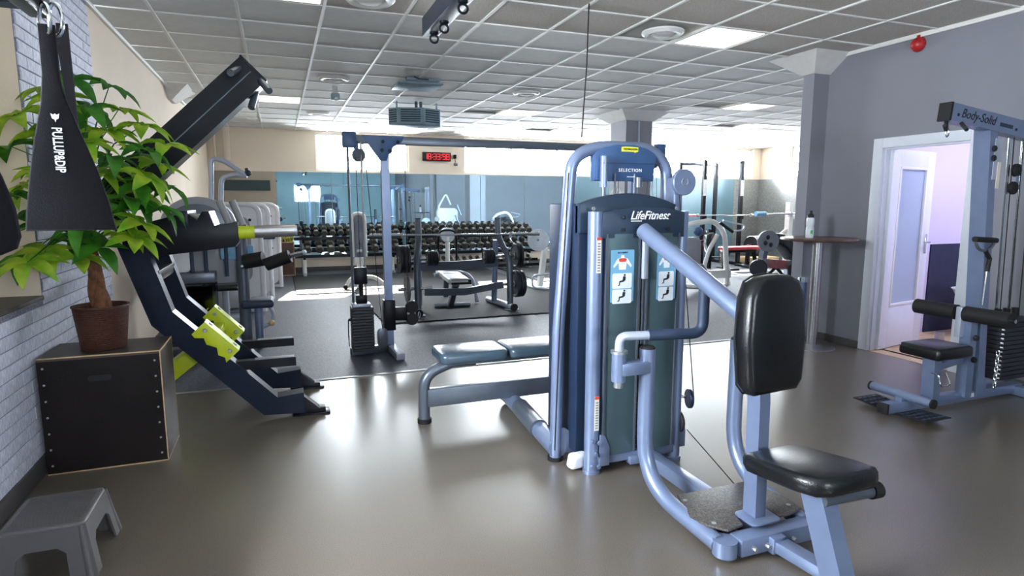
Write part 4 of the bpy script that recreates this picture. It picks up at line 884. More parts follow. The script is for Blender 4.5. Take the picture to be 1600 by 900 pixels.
MB().tube([(1.68, 8.0, .62), (2.25, 8.02, .61), (2.83, 8.0, .64)], 0, sq=(.06, .12)).build('cross_bar', 'steel_dark', BP)
MB().tube([(1.72, 7.72, .31), (2.25, 7.70, .29), (2.80, 7.72, .36)], 0, sq=(.06, .09)).build('cross_bar', 'steel_dark', BP)
BB = thing('barbell', 'long chrome barbell lying across the bench press rack', 'barbell', (2.2, 7.88, 1.02))
MB().cyl((1.15, 7.865, 1.05), (3.25, 7.865, 1.03), .014, n=12).build('shaft', 'chrome', BB)
for a, b in ((1.06, 1.46), (2.98, 3.40)): MB().cyl((a, 7.865, 1.051 - (a - 1.06) * .0095), (b, 7.865, 1.051 - (b - 1.06) * .0095), .024, n=14).build('sleeve', 'chrome', BB)
for a in (1.46, 2.96): MB().cyl((a, 7.865, 1.045 - (a - 1.4) * .0095), (a + .022, 7.865, 1.045 - (a - 1.4) * .0095), .034, n=14).build('collar', 'zinc', BB)
def wplate(loc, axis, r, t, mat, label, group, grip=True):
    w = thing('weight_plate', label, 'weight plate', loc, group); ax = Vs(axis).normalized()
    MB().lathe([(.025, 0), (.055, 0), (.06, .004), (r * .8, .006), (r * .84, 0), (r - .006, 0), (r, .006), (r, t - .006), (r - .006, t), (r * .84, t), (r * .8, t - .006), (.06, t - .004), (.055, t), (.025, t), (.025, 0)], loc, ax, 28).build('disc', mat, w)
    MB().lathe([(.023, -.003), (.036, -.003), (.036, t + .003), (.023, t + .003), (.023, -.003)], loc, ax, 18).build('hub', 'zinc', w)
    return w
for x, y, z, r, t, mt, lb in (
    (1.50, 7.80, .74, .18, .035, 'plate_black', 'big black weight plate nearest the left bench press upright, upper peg'), (1.455, 7.80, .74, .18, .035, 'plate_black', 'big black weight plate in the middle of the left upper peg'), (1.41, 7.80, .74, .18, .035, 'plate_black', 'outermost big black weight plate on the left upper peg'),
    (1.48, 7.72, .36, .17, .03, 'plate_grey', 'grey spoked weight plate on the left lower peg of the bench press'),
    (3.00, 7.80, .74, .165, .03, 'plate_black', 'inner black weight plate on the right upper peg'), (3.05, 7.80, .74, .18, .035, 'plate_black', 'outer black weight plate on the right upper peg'),
    (2.97, 7.72, .36, .185, .035, 'plate_black', 'innermost black weight plate on the right lower peg'), (3.013, 7.72, .36, .185, .035, 'plate_black', 'middle black weight plate on the right lower peg'), (3.055, 7.72, .36, .18, .035, 'plate_black', 'outermost black weight plate on the right lower peg')):
    wplate((x, y, z), XA, r, t, mt, lb, 'plates on the bench press pegs')
for sx, x0 in ((1, 1.78), (-1, 2.69)):
    for k in range(5): wplate((x0 + sx * k * .029 - (.013 if sx < 0 else 0), 7.80, .74), XA, .10, .022, 'plate_black', 'small black change plate on the %s inner peg, %s' % ('left' if sx > 0 else 'right', ('next to the upright', 'second from the upright', 'third from the upright', 'fourth from the upright', 'innermost of the five')[k]), 'small change plates inside the bench press')
FB = thing('flat_bench', 'flat bench with pale pad and curved tube leg between the uprights', 'bench', (2.28, 8.4, .02))
MB().box((2.24, 8.10, .42), (.29, .62, .075), (0, 0, -.1), .025, 3).build('front_pad', 'pale_pad' if 'pale_pad' in MATS else 'white_plastic', FB, ang=50)
MB().box((2.32, 8.78, .42), (.29, .68, .075), (0, 0, -.1), .025, 3).build('rear_pad', 'white_plastic', FB, ang=50)
MB().box((2.24, 7.795, .41), (.27, .012, .07), (0, 0, -.1), .004).build('pad_end', 'black_vinyl', FB)
MB().tube([(2.22, 7.95, .36), (2.34, 9.0, .36)], 0, sq=(.07, .06)).build('rail', 'steel_light', FB)
MB().tube(fillet([(2.62, 8.30, .04), (2.60, 8.45, .42), (2.36, 8.75, .46), (2.10, 8.75, .40)], .2, 7), .028, 12).build('curved_leg', 'steel_light', FB)
MB().tube([(2.22, 8.0, .36), (2.16, 8.1, .02)], 0, sq=(.07, .07)).build('front_leg', 'steel_dark', FB)
MB().tube([(2.34, 9.0, .36), (2.36, 9.1, .02)], 0, sq=(.07, .07)).build('rear_leg', 'steel_dark', FB)
MB().tube([(1.95, 8.15, .05), (2.45, 8.1, .05)], .03, 12).build('foot_tube', 'steel_light', FB)

# raised mats with zigzag edge
def zig(poly, step=.07, amp=.022):
    out = []
    for (ax, ay), (bx_, by) in zip(poly, poly[1:] + poly[:1]):
        d = Vector((bx_ - ax, by - ay)); L = d.length; n = max(2, int(L / step)); nn = Vector((-d.y, d.x)).normalized()
        for k in range(n):
            t = k / n; o_ = amp if k % 2 else 0; out.append((ax + d.x * t - nn.x * o_, ay + d.y * t - nn.y * o_))
    return out
mp = [(.19, 12.85), (.19, 10.13), (1.09, 10.13), (1.12, 7.26), (4.25, 7.26), (4.25, 12.85)]
RM = thing('training_mat', 'raised speckled training mat with black zigzag edge under the bench press', 'mat', (2.4, 9.5, .004))
MB().prism(zig(mp[::-1]), (0, 0, .004), XA, YA, .016).build('interlocking_edge', 'mat_edge', RM, smooth=False)
MB().prism([(.24, 12.8), (4.2, 12.8), (4.2, 7.31), (1.17, 7.31), (1.14, 10.18), (.24, 10.18)][::-1], (0, 0, .005), XA, YA, .0145).build('mat_surface', 'rubber_mat', RM, smooth=False)
RM2 = thing('training_mat', 'long training mat strip on the floor right of the bench press', 'mat', (6.5, 10.9, .004))
MB().prism(zig([(4.5, 12.9), (8.4, 12.9), (8.4, 10.3), (4.5, 10.3)]), (0, 0, .004), XA, YA, .016).build('interlocking_edge', 'mat_edge', RM2, smooth=False)
MB().bx(4.55, 8.35, 10.35, 12.85, .005, .0195).build('mat_surface', 'rubber_mat', RM2, smooth=False)

# ------------------------------------------------------------------ dumbbell racks and dumbbells
def drack(x0, x1, label, low=False):
    t = thing('dumbbell_rack', label, 'rack', ((x0 + x1) / 2, 12.9, .02), 'dumbbell racks at the mirror')
    tiers = [(.80, 12.95), (.46, 12.75)] + ([(.15, 12.6)] if low else [])
    for z, y in tiers:
        for dy, dz in ((-.10, -.05), (.10, .045)): MB().tube([(x0, y + dy, z + dz), (x1, y + dy, z + dz)], 0, sq=(.04, .06)).build('shelf_rail', 'black_metal', t)
    for x in (x0 + .18, x1 - .22):
        MB().tube([(x, 12.78, .02), (x, 12.80, .42)], .038, 14).build('front_leg', 'white_paint', t)
        MB().tube([(x, 13.15, .02), (x, 13.10, .84)], .038, 14).build('rear_leg', 'steel_light', t)
        MB().bar((x, 12.62, .37), (x, 13.12, .43), .05, .05).build('arm', 'black_metal', t); MB().bar((x, 12.84, .68), (x, 13.12, .77), .05, .05).build('arm', 'black_metal', t)
        MB().bar((x, 12.6, .045), (x, 13.25, .045), .06, .05).build('foot', 'steel_light', t)
    return t
drack(.25, 2.40, 'dumbbell rack left of the bench press, before the mirror'); drack(2.52, 5.45, 'dumbbell rack with three tiers seen through the bench press', True)
def hexhead(m, y0, y1, r):
    a = [(r * .86, y0), (r, y0 + .012), (r, y1 - .012), (r * .86, y1)]
    m.lathe([(0, y0)] + a + [(0, y1)], (0, 0, 0), YA, 6)
hm = {}
for nm, (y0, y1) in (('front_head', (-.175, -.065)), ('rear_head', (.065, .175))):
    m = MB(); hexhead(m, y0, y1, .078); hm[nm] = m.mesh(nm, False); hm[nm].materials.append(MATS['dumb_rubber'])
hm['handle'] = MB().lathe([(.014, -.07), (.018, 0), (.014, .07)], (0, 0, 0), YA, 12).mesh('handle'); hm['handle'].materials.append(MATS['chrome'])
ord_ = ['first', 'second', 'third', 'fourth', 'fifth', 'sixth', 'seventh', 'eighth', 'ninth', 'tenth', 'eleventh', 'twelfth', 'thirteenth', 'fourteenth', 'fifteenth', 'sixteenth', 'seventeenth', 'eighteenth']
def dumbrow(x0, x1, n, y, z, s0, s1, where, group):
    for k in range(n):
        x = x0 + (x1 - x0) * k / (n - 1); s = s0 + (s1 - s0) * k / (n - 1)
        t = thing('dumbbell', 'black rubber hex dumbbell, %s from the left %s' % (ord_[k], where), 'dumbbell', (x, y, z), group)
        t.scale = (s, s, s); t.rotation_euler = (math.radians(25), 0, random.uniform(-.04, .04))
        for nm in ('front_head', 'rear_head', 'handle'):
            o = bpy.data.objects.new(nm, hm[nm]); COL.objects.link(o); o.parent = t
dumbrow(.36, 2.28, 13, 12.95, .905, .72, .92, 'on the top tier of the left rack', 'dumbbells on the left rack')
dumbrow(.50, 2.24, 9, 12.75, .60, .98, 1.05, 'on the lower tier of the left rack', 'dumbbells on the left rack')
dumbrow(2.66, 5.30, 17, 12.95, .905, .94, .90, 'on the top tier of the right rack', 'dumbbells on the right rack')
dumbrow(2.66, 5.30, 16, 12.75, .60, 1.02, .86, 'on the middle tier of the right rack', 'dumbbells on the right rack')
dumbrow(3.1, 5.2, 15, 12.6, .26, .62, .5, 'on the bottom tier of the right rack', 'dumbbells on the right rack')

# ------------------------------------------------------------------ white cable column
K = thing('cable_column', 'white upright cable column with oval openings before the dumbbell rack', 'gym machine', (1.25, 10.6, .02))
MB().tube([(1.14 + .11 * (1 - math.cos(a)), 10.6, 1.17 + .11 * math.sin(a)) for a in [k * PI / 10 for k in range(11)]][:0] + fillet([(1.145, 10.6, .55), (1.145, 10.6, 1.28), (1.355, 10.6, 1.28), (1.355, 10.6, .55)], .10, 7), .028, 12).build('column_frame', 'white_paint', K)
MB().prism(rounded(.20, .80, .09), (1.25, 10.62, .86), XA, ZA, -.03, .004).build('column_panel', 'grey_plastic', K)
for z, h in ((1.07, .20), (.72, .15), (.58, .11)):
    MB().prism([(.052 * math.cos(a), h / 2 * math.sin(a)) for a in [2 * PI * k / 20 for k in range(20)]], (1.25, 10.585, z), XA, ZA, -.006).build('oval_opening', 'steel_dark', K)
MB().bx(1.16, 1.34, 10.56, 10.66, .44, .54, .01).build('collar', 'white_paint', K)
MB().tube([(1.25, 10.62, .02), (1.25, 10.6, .46)], .055, 14).build('post', 'white_paint', K)
MB().bx(1.20, 1.29, 10.56, 10.575, .635, .675, .003).build('display', 'label_white', K)
MB().tube(fillet([(.99, 10.45, .045), (1.08, 10.55, .20), (1.5, 10.6, .20), (1.66, 10.45, .045)], .18, 7), .033, 12).build('base_arc', 'white_paint', K)
for x in (.985, 1.665): MB().ball((x, 10.44, .06), .04).build('foot_ball', 'black_rubber', K)

HS = thing('hoop_stand', 'white post stand with black hoop before the right dumbbell rack', 'gym machine', (3.05, 11.6, .02))
MB().tube([(3.06, 11.6, .03), (3.06, 11.6, .80)], .045, 14).build('post', 'white_paint', HS)
MB().tube(fillet([(2.88, 11.6, .12), (2.88, 11.6, .93), (3.24, 11.6, .93), (3.24, 11.6, .12)], .14, 6), .022, 10).build('hoop', 'black_metal', HS)
MB().bx(2.84, 3.28, 11.45, 11.95, .021, .06, .008).build('base', 'steel_light', HS)
MB().lathe([(0, 0), (.14, 0), (.15, .02), (.14, .05), (0, .05)], (3.06, 11.63, .83), (0, -1, .2), 24).build('top_pad', 'plate_disc', HS)

# ------------------------------------------------------------------ planter
PL = thing('flower_planter', 'brown planter box with yellow flowers left of the dumbbell rack', 'planter', (.09, 13.15, 0))
MB().bx(-.09, .25, 13.0, 13.35, .004, .68, .006).build('box', 'planter_brown', PL)
fr = MB().bx(-.095, -.085, 12.995, 13.0, .004, .685).bx(.243, .255, 12.995, 13.0, .004, .685).bx(-.095, .255, 12.995, 13.0, .004, .02).bx(-.095, .255, 12.995, 13.0, .67, .685).build('box_edge', 'wood_pale', PL)
random.seed(5)
for k in range(26):
    x, y = random.uniform(-.06, .22), random.uniform(13.03, 13.3); h = random.uniform(.12, .26)
    MB().tube([(x, y, .66), (x + random.uniform(-.05, .05), y, .66 + h * .6), (x + random.uniform(-.1, .1), y - .03, .66 + h)], [.004, .008, .012], 5).build('flower_spike', 'flower_yellow' if k % 4 else 'leaf_light', PL)

# ------------------------------------------------------------------ machines along the left wall
N1 = thing('leg_machine', 'grey selectorized machine with round top shroud and roller pads behind the lever machine', 'gym machine', (-.7, 6.6, 0))
dp = [(.34 * math.cos(a), .30 * math.sin(a)) for a in [k * PI / 14 for k in range(15)]]
MB().prism(dp + [(-.34, -.55), (.34, -.55)][::1], (-.735, 6.62, 1.22), XA, ZA, -.10, .012).build('round_shroud', 'grey_plastic', N1)
MB().prism([(x * .78, y * .72) for x, y in dp] + [(-.26, -.10), (.26, -.10)], (-.735, 6.515, 1.235), XA, ZA, -.012, .003).build('shroud_inlay', 'steel_dark', N1)
ov = MB().prism([(.11 * math.cos(a), .03 * math.sin(a)) for a in [2 * PI * k / 24 for k in range(24)]], (-.72, 6.500, 1.325), XA, ZA, -.004).build('badge', 'label_white', N1)
text('badge_lettering', 'MATRIX', .036, (-.72, 6.495, 1.325), XA, ZA, 'print_black', ov)
MB().bx(-1.02, -.60, 6.42, 6.62, .70, .80, .01).build('stack_cap', 'steel_dark', N1)
for k in range(12): MB().bx(-.98, -.64, 6.46, 6.60, .12 + k * .045, .16 + k * .045, .003, 1).build('weight_plate', 'plate_black', N1)
MB().bx(-1.01, -.61, 6.43, 6.436, .10, .70).bx(-.61, -.604, 6.43, 6.62, .10, .70).build('smoked_shield', 'smoked_shield', N1, smooth=False)
text('shield_lettering', 'TRIX', .10, (-.78, 6.426, .42), XA, ZA, 'lime', N1)
MB().bx(-1.05, -.35, 6.40, 6.68, .004, .08, .01).build('base', 'steel_dark', N1)
MB().tube([(-.36, 6.5, .06), (-.36, 6.5, 1.22)], .055, 18).build('main_post', 'steel_dark', N1)
MB().lathe([(0, .02), (.05, .02), (.058, 0)], (-.36, 6.5, 1.22), n=18).build('post_cap', 'black_rubber', N1)
for x in (-.80, -.68, -.50): MB().cyl((x, 6.5, .75), (x, 6.5, 1.2), .018, n=12).build('guide_rod', 'grip_navy', N1)
MB().prism(rounded(.17, .26, .05), (-.90, 6.5, .93), XA, ZA, -.03, .01).build('pale_panel', 'white_plastic', N1)
MB().prism(rounded(.30, .14, .02), (-.40, 6.50, .98), XA, ZA, -.03, .01).build('instruction_plate', 'label_blue', N1)
MB().cyl((-.33, 6.35, .90), (-.16, 6.30, .93), .07, n=20).build('roller_pad', 'black_rubber', N1)
MB().cyl((-.14, 6.30, .87), (.08, 6.25, .95), .062, n=20).build('roller_pad', 'black_rubber', N1)
MB().cyl((-.36, 6.36, .85), (.20, 6.23, .98), .022, n=12).build('roller_shaft', 'chrome', N1)
MB().ball((.21, 6.23, .985), .025).build('shaft_knob', 'plate_disc', N1)
MB().box((-.24, 6.55, .47), (.30, .34, .08), None, .03, 3).build('seat_pad', 'grip_navy', N1, ang=50)
MB().tube([(-.24, 6.55, .02), (-.24, 6.55, .43)], .04, 12).build('seat_post', 'steel_frame', N1)
MB().tube(fillet([(-.16, 6.6, .44), (-.10, 6.6, .36), (-.12, 6.6, .24), (-.22, 6.58, .2)], .05, 4), .018, 10).build('seat_lever', 'steel_light', N1)
MB().ball((-.12, 6.45, .27), .03).build('lever_knob', 'wood_pale', N1)
N2 = thing('pulldown_machine', 'tall machine with bent white tube arch along the left wall', 'gym machine', (-.7, 8.3, 0))
MB().tube(fillet([(-.775, 8.2, .02), (-.76, 8.2, 1.40), (-.725, 8.2, 1.99), (-.60, 8.2, 1.97), (-.36, 8.2, 1.80)], .10, 6), .03, 12).build('arch_tube', 'steel_light', N2)
MB().tube(fillet([(-.66, 8.25, .02), (-.66, 8.25, 1.40), (-.63, 8.25, 1.76), (-.50, 8.25, 1.80), (-.34, 8.2, 1.79)], .08, 6), .03, 12).build('arm_tube', 'steel_light', N2)
MB().ball((-.33, 8.2, 1.82), .04).cyl((-.33, 8.2, 1.80), (-.345, 8.2, 1.88), .02).build('arm_pulley', 'header_dark', N2)
MB().bx(-1.1, -.5, 8.05, 8.4, .004, .07, .01).build('base', 'steel_light', N2)
MB().box((-.65, 7.95, .47), (.36, .36, .07), None, .025, 3).build('seat_pad', 'black_vinyl', N2)
MB().tube([(-.65, 7.95, .02), (-.65, 7.95, .44)], .035, 12).build('seat_post', 'steel_light', N2)
for i, (yy, xr, lb) in enumerate(((8.65, -.24, 'nearest of the three white rounded machine towers along the left wall'), (9.75, -.15, 'middle white rounded machine tower along the left wall'), (11.1, -.02, 'farthest white rounded machine tower along the left wall, beside the planter'))):
    xl = xr - .66; t = thing('selectorized_machine', lb, 'gym machine', ((xl + xr) / 2, yy + .1, 0), 'white machine towers along the left wall')
    fr = fillet([(xl, yy, .03), (xl, yy, 1.44), (xr, yy, 1.44), (xr, yy, .03)], .16, 7)
    MB().tube(fr, .032, 12).build('tower_tube', 'white_plastic', t)
    MB().prism(rounded(.64, 1.34, .14), ((xl + xr) / 2, yy + .20, .755), XA, ZA, .19, .01).build('tower_shroud', 'white_plastic', t)
    MB().prism(rounded(.46, .86, .12), ((xl + xr) / 2 - .02, yy + .008, .86), XA, ZA, .004).build('shroud_inset', 'grey_plastic', t)
    bo = MB(); bolt(bo, (xr - .12, yy + .0, 1.24), -YA, .02, .006); bolt(bo, (xr - .12, yy + .0, .7), -YA, .02, .006); bo.build('shroud_screw', 'print_black', t, sep=True)
    MB().tube([(xl, yy + .1, .03), (xr, yy + .1, .03)], .03, 10).build('base_tube', 'steel_light', t)
    MB().box((xr - .42, yy + .50, .48), (.34, .36, .08), None, .03, 3).build('seat_pad', 'grip_navy', t, ang=50)
    MB().tube([(xr - .42, yy + .50, .02), (xr - .42, yy + .50, .45)], .04, 10).build('seat_post', 'steel_light', t)
    if i == 1: MB().bx(xr - .10, xr + .08, yy - .12, yy - .02, .93, 1.02, .015).build('arm_rest', 'header_dark', t)

# ------------------------------------------------------------------ machine that the mirror shows, behind the tower
Q = thing('leg_press', 'white machine with rounded tower reflected in the mirror above the dumbbells', 'gym machine', (5.0, 8.0, 0))
MB().prism(rounded(.66, 1.15, .14), (5.0, 8.2, .72), XA, ZA, -.22, .012).build('tower_shroud', 'white_paint', Q)
MB().prism([(-.06, -.02), (.06, -.02), (.06, .02), (-.06, .02)], (5.0, 8.205, 1.13), -XA, ZA, .004).build('badge', 'logo_yellow', Q)
MB().tube(fillet([(4.72, 8.3, .05), (4.72, 8.35, 1.35), (4.95, 8.4, 1.75), (5.1, 8.4, 1.4)], .1, 5), .028, 10).build('arm_tube', 'white_paint', Q)
MB().box((5.0, 8.6, .48), (.36, .4, .08), None, .03, 3).build('seat_pad', 'black_vinyl', Q)
MB().tube([(5.0, 8.6, .02), (5.0, 8.6, .45)], .04, 10).build('seat_post', 'white_paint', Q)
MB().bx(4.7, 5.3, 7.95, 8.75, .004, .06, .01).build('base', 'white_paint', Q)

# ------------------------------------------------------------------ plate loaded row machine right of the bench press
U = thing('t_bar_row', 'white plate-loaded row machine with pale disc right of the bench press', 'gym machine', (4.15, 9.5, .02))
MB().tube([(4.12, 9.5, .02), (4.22, 9.5, .74)], 0, sq=(.09, .08), up=(1, 0, 0)).build('post', 'white_paint', U)
MB().tube([(4.0, 9.5, .70), (4.75, 9.45, .86)], 0, sq=(.07, .07)).build('lever_arm', 'steel_frame', U)
MB().disc((4.06, 9.42, .84), (-.5, -1, .1), .185, .03, n=32).build('load_disc', 'plate_disc', U)
MB().cyl((4.07, 9.46, .84), (4.0, 9.30, .85), .022, n=12).build('load_pin', 'steel_dark', U)
MB().disc((4.42, 9.42, .63), (-.3, -1, 0), .085, .05, n=24).build('black_roller', 'black_rubber', U)
MB().ball((4.38, 9.45, .97), .09).build('grey_roller', 'grey_plastic', U)
MB().tube(fillet([(4.3, 9.4, .26), (3.9, 9.3, .26), (3.88, 9.25, .06), (4.2, 9.05, .035)], .09, 5), .018, 10).build('foot_hoop', 'steel_light', U)
MB().bx(3.95, 4.55, 9.3, 9.8, .021, .055, .01).build('base', 'white_paint', U)
MB().box((4.75, 9.9, .72), (.9, .3, .06), (0, -.1, 0), .02, 3).build('chest_pad', 'wood_pale', U, ang=50)
MB().tube([(4.75, 9.9, .03), (4.75, 9.9, .69)], .035, 12).build('pad_post', 'white_paint', U)
for x, z in ((5.1, 1.1), (5.05, .8)): MB().cyl((x, 9.55, z), (x - .1, 9.5, z + .3), .03, n=12).build('handle', 'steel_frame', U)

# ------------------------------------------------------------------ power rack, barbells, plates in the far right corner
PR = thing('power_rack', 'dark power rack with two perforated uprights before the teal wall', 'rack', (9.55, 11.7, .004))
for x in (9.03, 10.08):
    for y in (11.5, 12.4):
        up_ = MB().tube([(x, y, .01), (x, y, 2.42)], 0, sq=(.075, .075)).build('upright', 'black_metal', PR)
        ho = MB()
        for k in range(24): ho.bx(x - .042, x - .037, y - .012, y + .012, .5 + k * .07, .53 + k * .07)
        ho.build('hole_shade', 'print_black', up_, smooth=False)['kind'] = 'stuff'  # black patches painting the dark inside the holes
    MB().bar((x, 11.4, .04), (x, 12.6, .04), .08, .07).build('base_rail', 'black_metal', PR)
    MB().bx(x - .05, x + .05, 11.42, 11.5, 1.08, 1.2, .006).build('j_hook', 'black_metal', PR)
    MB().bx(x - .045, x + .045, 11.455, 11.462, 1.62, 1.98).build('height_strip', 'label_white', PR)
MB().bar((9.03, 12.4, 2.38), (10.08, 12.4, 2.38), .07, .07).build('top_bar', 'steel_dark', PR)
MB().bar((9.75, 11.5, 2.38), (10.08, 11.5, 2.38), .04, .03).build('top_bar', 'steel_dark', PR)
def barbell(x0, x1, y, z, label):
    t = thing('barbell', label, 'barbell', ((x0 + x1) / 2, y, z)); w = x1 - x0
    MB().cyl((x0 + .2, y, z), (x1 - .2, y, z), .014, n=10).build('shaft', 'chrome', t)
    for a in (x0, x1 - .42): MB().cyl((a, y, z), (a + .42, y, z), .026, n=12).build('sleeve', 'chrome', t)
    for a in (x0 + .42, x1 - .46): MB().cyl((a, y, z), (a + .04, y, z), .042, n=12).build('collar', 'zinc', t)
barbell(8.35, 10.75, 11.38, 1.18, 'chrome barbell resting on the power rack hooks'); 
for k in range(6): wplate((10.22 + k * .058, 11.25, .46), XA, .24 - (.02 if k == 2 else 0), .05, 'plate_green' if k == 5 else 'plate_black', ('black bumper plate next to the rack upright', 'second black bumper plate from the rack upright', 'third, slightly smaller bumper plate of the row', 'fourth bumper plate of the row', 'black bumper plate beside the green one', 'green rimmed bumper plate at the end of the row')[k], 'bumper plates beside the power rack')
PS = thing('plate_stand', 'low steel stand carrying the bumper plates by the power rack', 'stand', (10.4, 11.25, .004))
MB().cyl((9.95, 11.25, .46), (10.80, 11.25, .46), .021, n=12).build('peg', 'steel_dark', PS); MB().bx(10.12, 10.18, 11.2, 11.3, .004, .50, .004).build('stand_post', 'black_metal', PS); MB().bx(9.9, 10.5, 11.1, 11.4, .004, .05, .006).build('stand_base', 'black_metal', PS)
RB = thing('weight_bench', 'weight bench with red pad in front of the power rack', 'bench', (9.4, 10.8, .004))
MB().box((9.55, 10.8, .47), (1.05, .28, .07), None, .025, 3).build('pad', 'red_vinyl', RB, ang=50)
MB().bar((9.15, 10.8, .40), (9.95, 10.8, .40), .06, .06).build('rail', 'black_metal', RB)
for x in (9.2, 9.9): MB().tube([(x, 10.8, .40), (x + (.1 if x > 9.5 else -.1), 10.8, .02)], 0, sq=(.06, .06)).build('leg', 'black_metal', RB); MB().bx(x - .1, x + .12, 10.55, 11.05, .004, .045, .006).build('foot', 'black_metal', RB)
for p, r, mt, lb in (((8.55, 10.75, .65), .22, 'plate_black', 'large black plate leaning left of the red bench'), ((8.42, 10.6, .60), .19, 'plate_grey', 'grey plate beside the large black plate'), ((8.75, 10.5, .30), .17, 'plate_black', 'black plate low in front of the red bench')):
    wplate(p, (1, -.5, .1), r, .035, mt, lb, 'plates around the red bench')
PT2 = thing('plate_tree', 'dark low plate tree behind the white arm machine', 'stand', (8.6, 10.75, .004))
MB().tube([(8.66, 10.75, .02), (8.66, 10.75, .9)], 0, sq=(.06, .06)).build('tree_post', 'black_metal', PT2); MB().bx(8.4, 8.95, 10.5, 11.0, .004, .05, .006).build('tree_base', 'black_metal', PT2); MB().bar((8.3, 10.8, .65), (8.7, 10.68, .65), .03, .03).bar((8.66, 10.75, .30), (8.8, 10.45, .30), .03, .03).build('tree_peg', 'black_metal', PT2)
tag(MB().box((10.95, 11.75, .08), (.8, .5, .15), None, .01).build('wood_block', 'wood_pale', org=(10.95, 11.75, .005)), 'pale wooden platform block beside the green plate', 'wood block')
WA = thing('arm_machine', 'white plate-loaded arm machine with bent tubes right of the weight tower', 'gym machine', (6.9, 8.7, .004))
MB().tube(fillet([(6.35, 8.9, .95), (6.55, 8.7, 1.10), (6.95, 8.55, 1.17), (7.15, 8.5, .95), (7.25, 8.5, .05)], .15, 6), .045, 14).build('bent_frame', 'white_paint', WA)
MB().tube(fillet([(6.72, 8.5, .30), (6.85, 8.5, .70), (7.0, 8.5, .92)], .1, 4), .035, 12).build('front_strut', 'white_paint', WA)
MB().tube(fillet([(6.98, 8.45, 1.12), (7.15, 8.35, .98), (7.42, 8.35, 1.0), (7.48, 8.4, 1.08), (7.1, 8.5, 1.16)], .05, 4), .014, 10).build('handle_loop', 'steel_light', WA)
MB().cyl((6.97, 8.42, 1.13), (7.18, 8.33, .97), .026, n=12).build('handle_grip', 'black_rubber', WA)
MB().prism(rounded(.42, .62, .12), (6.42, 8.55, .58), XA, ZA, .12, .03).build('side_pad', 'grey_plastic', WA, ang=50)
MB().ball((6.66, 8.5, .28), .13, (1, 1, 1.2)).build('knee_pad', 'grip_navy', WA); MB().ball((6.60, 8.5, .98), .08).build('shoulder_pad', 'header_blue', WA)
MB().bar((6.5, 8.5, .24), (7.3, 8.5, .24), .06, .14).build('frame_panel', 'white_paint', WA)
MB().bar((6.9, 8.3, .035), (7.5, 8.75, .035), .06, .06).build('base_foot', 'white_paint', WA); MB().bar((6.4, 8.9, .035), (6.9, 8.3, .035), .06, .06).build('base_foot', 'white_paint', WA)
for k in range(2): MB().disc((6.92 + k * .05, 8.62, .82), (.6, -1, 0), .13, .035, n=24).build('load_plate', 'plate_black', WA)
MB().disc((6.97, 8.55, .83), (.6, -1, 0), .05, .03, n=20).build('red_hub', 'red_plastic', WA)
TI = thing('leg_curl_machine', 'grey plate-loaded leg machine with red lettering beside the blue column', 'gym machine', (7.4, 7.6, .004))
MB().tube([(7.05, 7.6, .02), (7.2, 7.6, .82)], 0, sq=(.10, .08), up=(1, 0, 0)).build('front_post', 'steel_dark', TI)
MB().tube([(7.62, 7.6, .02), (7.80, 7.65, .60)], 0, sq=(.09, .08), up=(1, 0, 0)).build('rear_post', 'steel_dark', TI)
lb_ = MB().bar((7.1, 7.58, .52), (7.72, 7.58, .46), .08, .14).build('name_beam', 'plate_grey', TI)
text('lettering', 'TITANIUM', .085, (7.40, 7.535, .525), Vector((.62, 0, -.06)), Vector((.06, 0, .62)), 'red_print', lb_); text('lettering', 'STRENGTH', .085, (7.39, 7.535, .455), Vector((.62, 0, -.06)), Vector((.06, 0, .62)), 'red_print', lb_)
MB().prism([(-.32, .10), (-.28, .18), (-.05, .15), (.15, .02), (.32, -.24), (.30, -.30), (.22, -.28), (.02, -.08), (-.25, .04)], (7.52, 7.75, .82), XA, ZA, .26, .02).build('leg_pad', 'black_vinyl', TI, ang=50)
def spoke_plate(c, ax, r, nm, par, mt):
    MB().disc(c, ax, r, .05, n=30).build(nm, mt, par)
spoke_plate((7.14, 7.50, .87), (-.4, -1, 0), .165, 'load_plate', TI, 'plate_grey'); spoke_plate((7.00, 7.52, .45), (-.6, -1, 0), .135, 'load_plate', TI, 'plate_black'); spoke_plate((6.93, 7.46, .46), (-.6, -1, 0), .12, 'load_plate', TI, 'plate_black'); spoke_plate((7.76, 7.50, .36), (-.4, -1, 0), .14, 'load_plate', TI, 'plate_black')
for p in ((7.10, 7.445, .93), (7.06, 7.45, .84), (7.15, 7.43, .81)): MB().ball(p, .03, (1.2, .4, 1.2)).build('slot_shade', 'print_black', TI)  # black blobs standing in for shade in the plate openings
MB().bar((7.05, 7.6, .20), (7.75, 7.6, .20), .08, .12).build('low_beam', 'black_metal', TI); MB().bar((7.2, 7.58, .26), (7.42, 7.58, .44), .04, .04).bar((7.62, 7.58, .26), (7.42, 7.58, .44), .04, .04).build('truss', 'black_metal', TI)
MB().bx(6.95, 7.2, 7.35, 7.85, .004, .06, .008).build('foot', 'black_metal', TI); MB().bx(7.55, 7.75, 7.35, 7.85, .004, .06, .008).build('foot', 'black_metal', TI)
WP = thing('smith_stand', 'white post barbell stand beside the speckled corner wall', 'rack', (10.8, 10.65, .004))
MB().tube([(10.72, 10.65, .02), (10.72, 10.65, 1.48)], 0, sq=(.13, .11)).build('post', 'white_paint', WP); MB().tube([(10.74, 10.65, .9), (10.2, 10.75, .45), (10.2, 10.75, .02)], .05, 12).build('brace', 'white_paint', WP); MB().bar((10.72, 10.65, 1.15), (11.9, 10.65, 1.12), .07, .1).build('arm', 'white_paint', WP); MB().bx(10.4, 11.2, 10.35, 10.98, .004, .07, .01).build('base', 'white_paint', WP)
